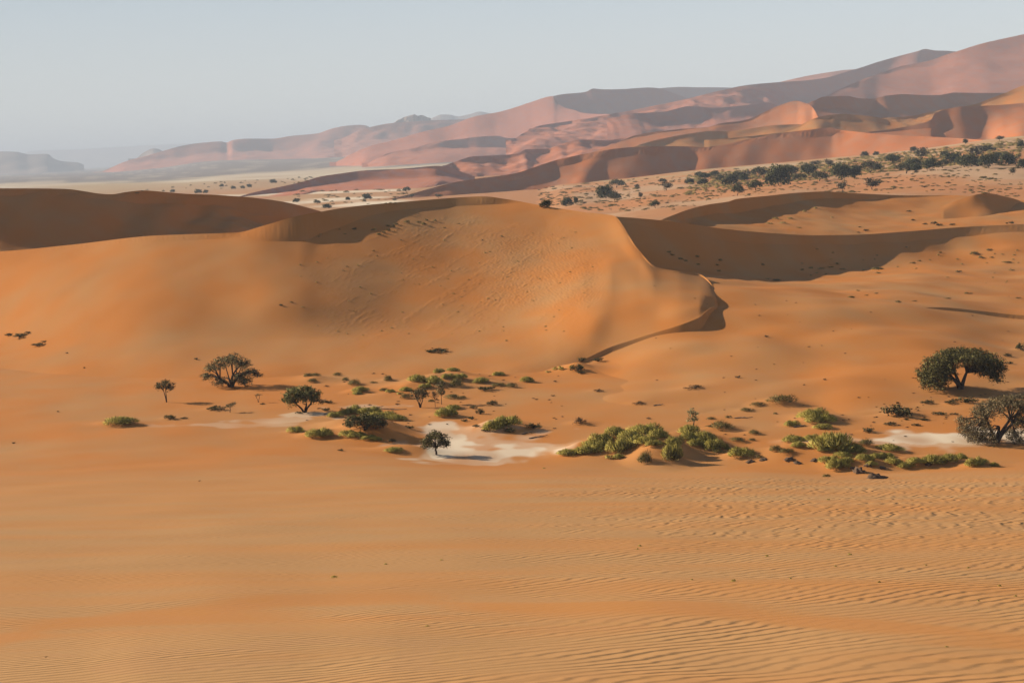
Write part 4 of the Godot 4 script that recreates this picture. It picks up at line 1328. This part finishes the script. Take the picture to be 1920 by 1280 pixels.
func make_mounds() -> void:
	list_plants()
	for e in [[700,815,70,34,3.10,0.3],[640,800,46,20,1.22,0.0],[1165,846,105,34,2.03,0.25],[1235,856,50,36,2.29,0.0],[1300,836,58,34,2.03,-0.3],[1395,858,40,14,0.68,0.0],[1560,856,100,38,2.03,-0.1],[1470,858,56,22,1.35,0.0],[1620,880,48,16,0.81,0.0],[1720,872,110,14,1.22,0.0],[1835,876,40,12,0.68,0.0],
			[800,726,70,28,1.76,0.2],[850,712,60,26,1.62,0.0],[930,806,50,24,1.22,0.0],[905,722,50,18,0.94,0.0],[672,736,26,10,0.68,0.0],[595,818,28,12,0.68,0.0],[1085,694,46,26,1.49,0.2],[1540,790,50,18,0.81,0.0],[1465,756,44,12,0.68,0.0],[1350,804,36,10,0.54,0.0],[590,712,40,14,0.81,0.0],[730,742,50,16,0.68,0.0],[222,796,34,8,0.41,0.0],[760,850,70,16,1.35,-0.3]]:
		var p := seen_at(e[0], e[1])
		var px := Vector2(p.x, p.z).length() / F
		mound(p, e[2] * px, e[3] * px * 2.6, e[4], e[5])
	for c in clumps:
		if c[0] in ["green", "olive", "dark", "dry"]:
			for q in c[3]:
				if q[2] < 20: continue
				var p := seen_at(q[0], q[1])
				var px := Vector2(p.x, p.z).length() / F
				mound(p, q[2] * px * 0.8, q[2] * px * 0.8, q[3] * px * 0.22)

func make_plants() -> void:
	make_tufts()
	for c in clumps:
		var rows: Array = c[3]
		rows.sort_custom(func(a, b): return a[0] < b[0])
		for i in rows.size():
			var q: Array = rows[i]
			plant(c[0], q[0], q[1], q[2], q[3], "%s %s%s" % [c[1], c[2], ", " + rank(i, rows.size()) if rows.size() > 1 else ""], c[1] + "s " + c[2] if rows.size() > 1 else "")
	var A := func(u: float, v: float) -> Array:
		var p := at_pixel(u, v)
		return [p, Vector2(p.x, p.z).length() / F]
	var g: Array = A.call(1803, 729)
	tree("thorn_tree", g[0], g[1], [[-60,34,20,18],[-48,52,24,15],[-22,62,27,14],[5,66,30,13],[32,62,28,14],[55,50,22,15],[70,40,13,13],[-70,20,11,16],[-42,28,15,16],[-54,14,12,10],[62,26,14,11],[22,48,16,10,0],[-18,46,16,12,0],[-32,38,18,14],[44,40,16,12],[4,54,22,12,0],[-60,22,14,14],[-30,20,12,12,0],[36,34,14,10,0]], [[10,30,0],[-8,28,-14],[-24,30,10]],
		{"seed": 3, "leaf": 0.22, "dense": 1.0, "droop": 0.9, "thick": 0.05, "green": Color(0.105, 0.102, 0.034), "label": "great umbrella shaped thorn tree with drooping skirts, standing at the right edge"})
	g = A.call(1868, 830)
	tree("thorn_tree", g[0], g[1], [[-60,44,13,10],[-55,26,14,11],[-40,13,14,10],[-30,60,20,11],[-8,70,20,11],[15,78,22,11],[40,80,24,12],[62,66,24,16],[-24,34,14,14],[52,40,20,16],[36,14,14,11],[70,30,16,14],[-18,12,10,10]], [[6,30,0],[24,44,8],[-14,40,-8],[34,34,-10]],
		{"seed": 5, "leaf": 0.15, "dense": 0.8, "droop": 1.2, "thick": 0.045, "green": Color(0.15, 0.128, 0.062), "bark": Color(0.07, 0.052, 0.045), "label": "sparse grey thorn tree with dark crooked branches by the right hand pan"})
	g = A.call(434, 726)
	tree("thorn_tree", g[0], g[1], [[-48,22,11,7],[-38,38,13,9],[-18,50,16,11],[5,54,18,11],[25,44,15,11],[38,28,13,8],[52,24,8,4],[-22,12,16,8],[16,18,14,10],[30,10,10,8]], [[-4,16,0],[-20,18,6],[10,18,-6],[4,24,8]],
		{"seed": 8, "leaf": 0.2, "dense": 0.62, "droop": 0.3, "thick": 0.05, "green": Color(0.12, 0.11, 0.048), "label": "sprawling olive thorn tree with dark shade at the foot of the dune, left"})
	g = A.call(818, 852)
	tree("thorn_tree", g[0], g[1], [[-17,24,11,10],[0,39,12,9],[14,30,12,10],[-9,33,11,9],[21,20,8,8],[-22,17,7,6],[4,22,11,8,0],[-4,16,9,6,0]], [[0,13,0]],
		{"seed": 13, "leaf": 0.17, "dense": 0.8, "thick": 0.075, "green": Color(0.105, 0.10, 0.04), "label": "lone round tree with a short straight trunk standing on the white clay pan"})
	g = A.call(571, 773)
	tree("thorn_tree", g[0], g[1], [[-33,29,11,10],[-22,40,14,10],[-2,44,15,9],[14,40,14,10],[25,29,11,11],[-26,21,10,7],[-10,32,13,9],[6,31,14,9],[16,22,11,8,0],[33,16,5,4,0]], [[4,17,0],[-15,17,4],[14,20,-3]],
		{"seed": 17, "leaf": 0.20, "dense": 0.85, "thick": 0.05, "green": Color(0.125, 0.128, 0.042), "label": "green fan shaped tree on a forked trunk, left of the grassy hump"})
	g = A.call(312, 754)
	tree("thorn_tree", g[0], g[1], [[-13,31,8,6],[0,37,10,6],[10,31,8,7],[-2,28,9,5,0]], [[-1,22,0],[-5,24,3]],
		{"seed": 21, "leaf": 0.17, "dense": 0.8, "thick": 0.05, "green": Color(0.12, 0.105, 0.045), "label": "small tree with bare thin trunk and tufted top on open sand, left"})
	g = A.call(788, 764)
	tree("thorn_tree", g[0], g[1], [[-9,27,9,9],[8,28,9,9],[0,34,11,8],[-2,18,8,6,0]], [[0,12,0],[-6,16,3],[5,16,-3]],
		{"seed": 24, "leaf": 0.18, "dense": 0.6, "thick": 0.07, "green": Color(0.12, 0.11, 0.048), "label": "grey green vase shaped tree behind the pan, in front of the tufted patch"})
	g = A.call(816, 763)
	tree("thorn_tree", g[0], g[1], [[-1,26,7,7],[1,18,5,5,0]], [[0,14,0]], {"seed": 26, "leaf": 0.15, "dense": 0.4, "thick": 0.07, "green": Color(0.14, 0.11, 0.055), "label": "thin wispy sapling between the vase shaped tree and the taller dark tree"})
	g = A.call(828, 758)
	tree("thorn_tree", g[0], g[1], [[2,38,10,7],[-3,27,8,7],[4,24,6,5,0]], [[0,18,0]], {"seed": 27, "leaf": 0.18, "dense": 0.6, "thick": 0.06, "green": Color(0.105, 0.095, 0.042), "label": "tall narrow dark tree at the edge of the tufted patch"})
	g = A.call(1300, 802)
	tree("thorn_tree", g[0], g[1], [[0,30,11,7],[3,18,9,6],[-5,14,6,4,0]], [[0,14,0],[4,14,2]], {"seed": 31, "leaf": 0.17, "dense": 0.5, "thick": 0.06, "green": Color(0.15, 0.165, 0.075), "label": "pale grey green sapling rising behind the grass hump, right of centre"})
	g = A.call(684, 806)
	tree("thorn_tree", g[0], g[1], [[-20,18,17,11],[4,23,20,11],[24,18,18,11],[-32,12,10,8],[0,10,14,7,0],[36,10,8,6]], [[6,8,0],[-4,10,4]], {"seed": 34, "leaf": 0.19, "dense": 0.95, "thick": 0.03, "green": Color(0.09, 0.09, 0.034), "label": "low broad dark tree half buried in the grassy hump left of the pan"})
	g = A.call(431, 773)
	tree("thorn_tree", g[0], g[1], [[-5,13,5,4],[5,16,6,4]], [[0,8,0]], {"seed": 36, "leaf": 0.14, "dense": 0.5, "thick": 0.07, "green": Color(0.14, 0.125, 0.055), "label": "tiny flat topped sapling beside the dark sand hummock at the left"})
	g = A.call(484, 754)
	tree("thorn_tree", g[0], g[1], [[-4,14,4,3,0],[5,16,4,3,0]], [[-4,12,0],[3,13,1]], {"seed": 38, "leaf": 0.13, "dense": 0.4, "thick": 0.06, "green": Color(0.15, 0.125, 0.06), "label": "pair of pale thin stems between the sprawling and fan shaped trees"})
	make_grove()
	make_scatter()
	make_rocks()

func make_grove() -> void:
	# trees of the valley floor: four builds, then copies
	var kinds := []
	var shapes := [
		[[[-30,30,22,20],[0,42,26,18],[28,32,22,20],[0,24,24,16]], [[0,16,0]], Color(0.06, 0.068, 0.027)],
		[[[-26,36,20,14],[4,46,24,14],[28,36,18,14],[-40,30,12,10]], [[0,22,0],[-12,20,4]], Color(0.072, 0.074, 0.032)],
		[[[-16,24,24,20],[16,28,26,22],[0,40,24,18]], [[0,10,0]], Color(0.055, 0.062, 0.024)],
		[[[-14,40,14,12],[10,46,14,12],[0,30,14,10]], [[0,22,0],[6,24,3]], Color(0.11, 0.10, 0.06)],
	]
	for k in 4:
		kinds.append(tree("valley_tree", Vector3.ZERO, 0.1, shapes[k][0], shapes[k][1], {"seed": 60 + k, "leaf": 0.55, "dense": 1.1 if k < 3 else 0.45, "thick": 0.035, "green": shapes[k][2]}))
	var used := [false, false, false, false]
	var rows := [[1369,348,26,20,2],[1382,341,22,18,1],[1395,341,18,15,0],[1399,333,20,12,3],[1383,368,19,20,1],[1418,358,26,17,1],[1423,332,26,18,1],[1460,348,42,36,2],[1456,334,28,18,0],[1474,327,16,14,3],[1486,328,22,17,0],[1501,338,23,13,1],[1517,330,28,22,0],[1537,339,26,16,1],[1578,337,42,30,0],[1603,334,24,26,0],[1632,323,34,20,1],[1530,312,18,10,3],[1554,313,14,12,3],[1622,293,14,9,2],[1643,291,10,7,2],[1580,358,15,18,3],[1636,356,26,18,3],
		[1675,308,26,17,0],[1700,326,36,18,1],[1718,325,20,16,0],[1712,310,30,14,2],[1729,301,22,20,3],[1745,322,28,22,0],[1768,317,20,14,1],[1714,284,12,9,2],[1773,294,16,10,2],[1790,306,34,20,2],[1804,311,22,18,0],[1822,313,34,22,2],[1833,296,28,20,3],[1855,315,34,26,0],[1872,298,14,12,0],[1891,309,32,22,2],[1918,315,18,17,2],[1811,270,9,9,0],[1850,284,30,10,2],[1875,264,14,8,3],[1915,276,12,12,2],[1900,328,10,12,3],
		[1137,371,33,24,2],[1152,377,20,14,1],[1156,352,26,14,1],[1063,385,20,17,2],[1023,388,20,13,2],[1080,383,8,14,0],[1229,391,16,13,1],[1201,374,8,11,3],[1250,359,18,14,3],[1195,354,9,8,3],[1318,346,18,11,2],[1322,336,22,12,0],[1293,345,16,10,2],[1242,344,14,8,1],[1340,332,18,11,0],[1352,340,16,12,1],[1310,331,14,9,0]]
	rows.sort_custom(func(a, b): return a[0] < b[0])
	var looks := ["dark thorn tree with a full crown", "flat topped thorn tree", "dense round dark tree", "thin grey green tree"]
	for i in rows.size():
		var q: Array = rows[i]
		set_tree(kinds, used, q, "%s of the far valley grove, %s" % [looks[q[4]], rank(i, rows.size()) + (" of the grove" if i in [0, rows.size() - 1] else "")], "trees of the far valley grove")
	var plain := [[688,373,15,10,2],[763,361,13,10,1],[652,375,8,6,2],[512,343,12,7,2],[467,351,9,6,2],[455,353,7,5,2],[437,354,8,5,2],[371,362,12,7,2],[385,362,9,6,2],[555,379,13,7,2],[613,390,15,8,2],[594,383,11,7,1],[740,377,9,5,3],[772,372,8,8,3],[822,371,14,7,3],[323,360,8,5,2],[415,350,7,5,2]]
	plain.sort_custom(func(a, b): return a[0] < b[0])
	for i in plain.size():
		set_tree(kinds, used, plain[i], "%s far off on the plain, %s" % [looks[plain[i][4]], rank(i, plain.size())], "trees scattered on the far plain")

func set_tree(kinds: Array, used: Array, q: Array, label: String, group: String) -> void:
	var k: int = q[4]
	var o: Node3D = kinds[k]
	if used[k]:
		o = kinds[k].duplicate()
		o.name = numbered("valley_tree")
		add_child(o)
	used[k] = true
	var p := at_pixel(q[0], q[1])
	var px := Vector2(p.x, p.z).length() / F
	var wide: float = [10.6, 9.6, 8.6, 5.4][k]
	var high: float = [6.0, 6.0, 5.8, 5.8][k]
	o.position = p
	o.rotation.y = rng.randf_range(-0.6, 0.6) + (PI if rng.randf() < 0.5 else 0.0)
	o.scale = Vector3(q[2] * 1.12 * px / wide, q[3] * 1.12 * px / high, q[2] * 1.12 * px / wide * rng.randf_range(0.85, 1.1))
	tag(o, label, "tree", group)

# plants too small and alike to tell apart
func scatter(kind: String, count: int, zone: Callable, size: Vector2, flat_: float, label: String, group: String) -> void:
	var made := 0
	var tries := 0
	while made < count and tries < count * 14:
		tries += 1
		var q: Vector2 = zone.call()
		if q.x < 0.0: continue
		var w := rng.randf_range(size.x, size.y)
		plant(kind, q.x, q.y, w, w * flat_ * rng.randf_range(0.7, 1.2), label, group)
		made += 1

# growth that nobody could count: one object of many small copies
func cover(called: String, kind: String, count: int, zone: Callable, size: Vector2, flat_: float, label: String, category: String) -> void:
	var mm := MultiMesh.new()
	mm.transform_format = MultiMesh.TRANSFORM_3D
	mm.mesh = tuft_kinds["low_" + kind][1]
	mm.instance_count = count
	for i in count:
		var q: Vector2 = zone.call()
		var p := at_pixel(q.x, q.y)
		var w := rng.randf_range(size.x, size.y) * Vector2(p.x, p.z).length() / F
		mm.set_instance_transform(i, Transform3D(Basis.from_euler(Vector3(0, rng.randf() * TAU, 0)).scaled(Vector3(w * 0.6, w * flat_, w * 0.6)), p))
	var o := MultiMeshInstance3D.new()
	o.name = numbered(called)
	o.multimesh = mm
	add_child(o)
	tag(o, label, category, "", "stuff")

func make_scatter() -> void:
	# the scrub between the trees of the valley
	var valley := func() -> Vector2:
		var u := rng.randf_range(1010.0, 1918.0)
		var low: float = curve_at(PackedFloat64Array([1000.0, 1140.0, 1270.0, 1380.0, 1500.0, 1700.0, 1920.0]), PackedFloat64Array([383.0, 396.0, 394.0, 370.0, 358.0, 362.0, 366.0]), PackedFloat64Array([0.0, 0.0, 0.0, 0.0, 0.0, 0.0, 0.0]), u)
		var high: float = lerpf(352.0, 268.0, (u - 1010.0) / 910.0)
		return Vector2(u, lerpf(high, low, pow(rng.randf(), 0.8)))
	scatter("olive", 130, valley, Vector2(5, 17), 0.32, "low olive shrub among the far valley trees", "low shrubs of the far valley")
	scatter("dry", 60, valley, Vector2(5, 13), 0.35, "low brown shrub among the far valley trees", "low brown shrubs of the far valley")
	var straw := func() -> Vector2:
		var u := rng.randf_range(1290.0, 1918.0)
		var high: float = lerpf(330.0, 262.0, (u - 1290.0) / 630.0)
		return Vector2(u, high + rng.randf_range(0.0, 34.0))
	scatter("yellow", 130, straw, Vector2(6, 16), 0.5, "pale straw tussock on the far side of the valley", "straw tussocks of the far valley")
	var clay := func() -> Vector2:
		return Vector2(rng.randf_range(556.0, 762.0), rng.randf_range(355.0, 383.0) - 0.0)
	scatter("olive", 46, clay, Vector2(5, 13), 0.4, "dark shrub on the white clay behind the central dune", "shrubs on the white clay behind the dune")
	var plainz := func() -> Vector2:
		var u := rng.randf_range(250.0, 600.0)
		return Vector2(u, lerpf(356.0, 334.0, (u - 250.0) / 350.0) + rng.randf_range(-4.0, 8.0))
	scatter("olive", 50, plainz, Vector2(3, 7), 0.6, "tiny far shrub on the pale plain at the left", "far shrubs on the pale plain")
	cover("scrub", "olive", 800, valley, Vector2(3, 11), 0.4, "fine olive scrub covering the floor of the far valley", "scrub")
	cover("straw_grass", "yellow", 1500, straw, Vector2(4, 12), 0.5, "pale straw grass covering the far side of the valley", "grass")
	# the pitted hollow of the central dune
	var hollow := func() -> Vector2:
		var u := rng.randf_range(560.0, 1130.0)
		var v := rng.randf_range(430.0, 640.0)
		if noise_a.get_noise_2d(u * 0.25, v * 0.5) < -0.02: return Vector2(-1, -1)
		return Vector2(u, v)
	scatter("yellow", 100, hollow, Vector2(2.5, 6), 0.5, "tiny dry tuft on the hollow face of the central dune", "tiny tufts in the hollow of the central dune")
	var belt := func() -> Vector2:
		return Vector2(rng.randf_range(560.0, 1060.0), rng.randf_range(700.0, 812.0))
	scatter("dry", 70, belt, Vector2(4, 11), 0.4, "small brown tuft around the tufted patch and the pan", "small brown tufts around the pan")
	var right := func() -> Vector2:
		return Vector2(rng.randf_range(1330.0, 1900.0), rng.randf_range(735.0, 830.0))
	scatter("dry", 60, right, Vector2(4, 10), 0.35, "small brown tuft on the sand by the great tree", "small brown tufts near the great tree")
	var slope := func() -> Vector2:
		return Vector2(rng.randf_range(1200.0, 1910.0), rng.randf_range(525.0, 720.0))
	scatter("dry", 40, slope, Vector2(3, 7), 0.4, "tiny tuft on the orange slope at the right", "tiny tufts on the orange slope")
	var bowl := func() -> Vector2:
		return Vector2(rng.randf_range(1500.0, 1915.0), rng.randf_range(462.0, 530.0))
	scatter("yellow", 34, bowl, Vector2(3, 7), 0.5, "tiny straw tuft right of the dark bowl", "tiny straw tufts right of the dark bowl")
	for q in [[627,1083,13,6],[1375,1090,9,7],[1199,1024,7,5],[1196,1030,5,4],[722,1058,7,4],[828,1050,6,3],[374,902,5,4],[1438,1043,6,5],[1595,1040,8,5],[1650,1092,8,4],[1876,1099,7,5],[1776,1213,6,4],[1905,1118,6,5],[1297,1087,5,4],[1483,1085,5,4],[1568,1062,5,4],[1816,1065,5,4],[1737,1060,4,4],[1835,1127,5,4],[1553,937,6,4],[800,1174,8,4],[86,1232,7,3],[1020,878,6,3]]:
		plant("green" if q[0] > 600 else "dry", q[0], q[1], q[2], q[3], "tiny green plant alone on the rippled sand in the foreground", "tiny plants on the rippled sand")

func make_rocks() -> void:
	var shapes := []
	for k in 4:
		shapes.append(rock(500 + k))
	var rows := [[1611,886,24,24],[1643,897,34,24],[1627,872,18,9],[1655,877,15,7],[1742,871,14,9],[1528,863,18,9],[1480,862,20,12],[1497,868,16,9],[1407,866,18,11],[1432,862,16,9],[1600,878,12,8]]
	rows.sort_custom(func(a, b): return a[0] < b[0])
	for i in rows.size():
		var q: Array = rows[i]
		var p := at_pixel(q[0], q[1])
		var px := Vector2(p.x, p.z).length() / F
		var o := put("rock", shapes[i % 4])
		o.position = p - Vector3(0, 0.2 * q[3] * px, 0)
		o.rotation.y = rng.randf() * TAU
		o.scale = Vector3(q[2] * px * 0.5, q[3] * px * 0.62, q[2] * px * 0.45)
		tag(o, "dark clod at the front of the long grass clump, %s" % rank(i, rows.size()), "rock", "dark clods in front of the long grass clump")
	# bleached driftwood lying about the pan
	var logs := [[735,768,60,-4],[700,765,40,3],[1235,760,20,2],[600,752,30,6],[1500,800,26,3],[1395,784,34,-2],[1010,820,44,5],[990,812,36,8],[905,803,24,20]]
	logs.sort_custom(func(a, b): return a[0] < b[0])
	for i in logs.size():
		var q: Array = logs[i]
		var p := at_pixel(q[0], q[1])
		var px := Vector2(p.x, p.z).length() / F
		var st := SurfaceTool.new()
		st.begin(Mesh.PRIMITIVE_TRIANGLES)
		var l: float = q[2] * px * 0.5
		limb(st, [Vector3(-l, 0.05, 0.2), Vector3(-l * 0.3, 0.14, -0.1), Vector3(l * 0.4, 0.12, 0.15), Vector3(l, 0.22, -0.3)], 0.13, 0.05, Color(0.16, 0.12, 0.09), 6)
		limb(st, [Vector3(-l * 0.2, 0.12, 0.0), Vector3(l * 0.1, 0.35, 0.5), Vector3(l * 0.3, 0.4, 0.9)], 0.07, 0.02, Color(0.16, 0.12, 0.09), 5)
		var m := st.commit()
		m.surface_set_material(0, M.bark)
		var o := put("driftwood", m)
		o.position = p
		o.rotation.y = deg_to_rad(q[3] * 6.0)
		tag(o, "grey dead branch lying on the sand near the pans, %s" % rank(i, logs.size()), "driftwood", "dead branches lying near the pans")

func rock(seed_: int) -> ArrayMesh:
	var r := RandomNumberGenerator.new()
	r.seed = seed_
	var nz := FastNoiseLite.new()
	nz.seed = seed_
	nz.frequency = 0.7
	var st := SurfaceTool.new()
	st.begin(Mesh.PRIMITIVE_TRIANGLES)
	var at := func(i: int, j: int) -> Vector3:
		var th := PI * i / 10.0
		var ph := TAU * (j % 16) / 16.0
		var n := Vector3(sin(th) * cos(ph), cos(th), sin(th) * sin(ph))
		return n * (1.0 + 0.9 * nz.get_noise_3dv(n * 2.2) + 0.5 * nz.get_noise_3dv(n * 6.0)) * Vector3(1, 0.9, 1)
	for i in 10:
		for j in 16:
			for q in [at.call(i, j), at.call(i, j + 1), at.call(i + 1, j), at.call(i, j + 1), at.call(i + 1, j + 1), at.call(i + 1, j)]:
				st.set_color(Color(0.115, 0.078, 0.052))
				st.add_vertex(q)
	st.generate_normals()
	var m := st.commit()
	m.surface_set_material(0, M.rock)
	return m
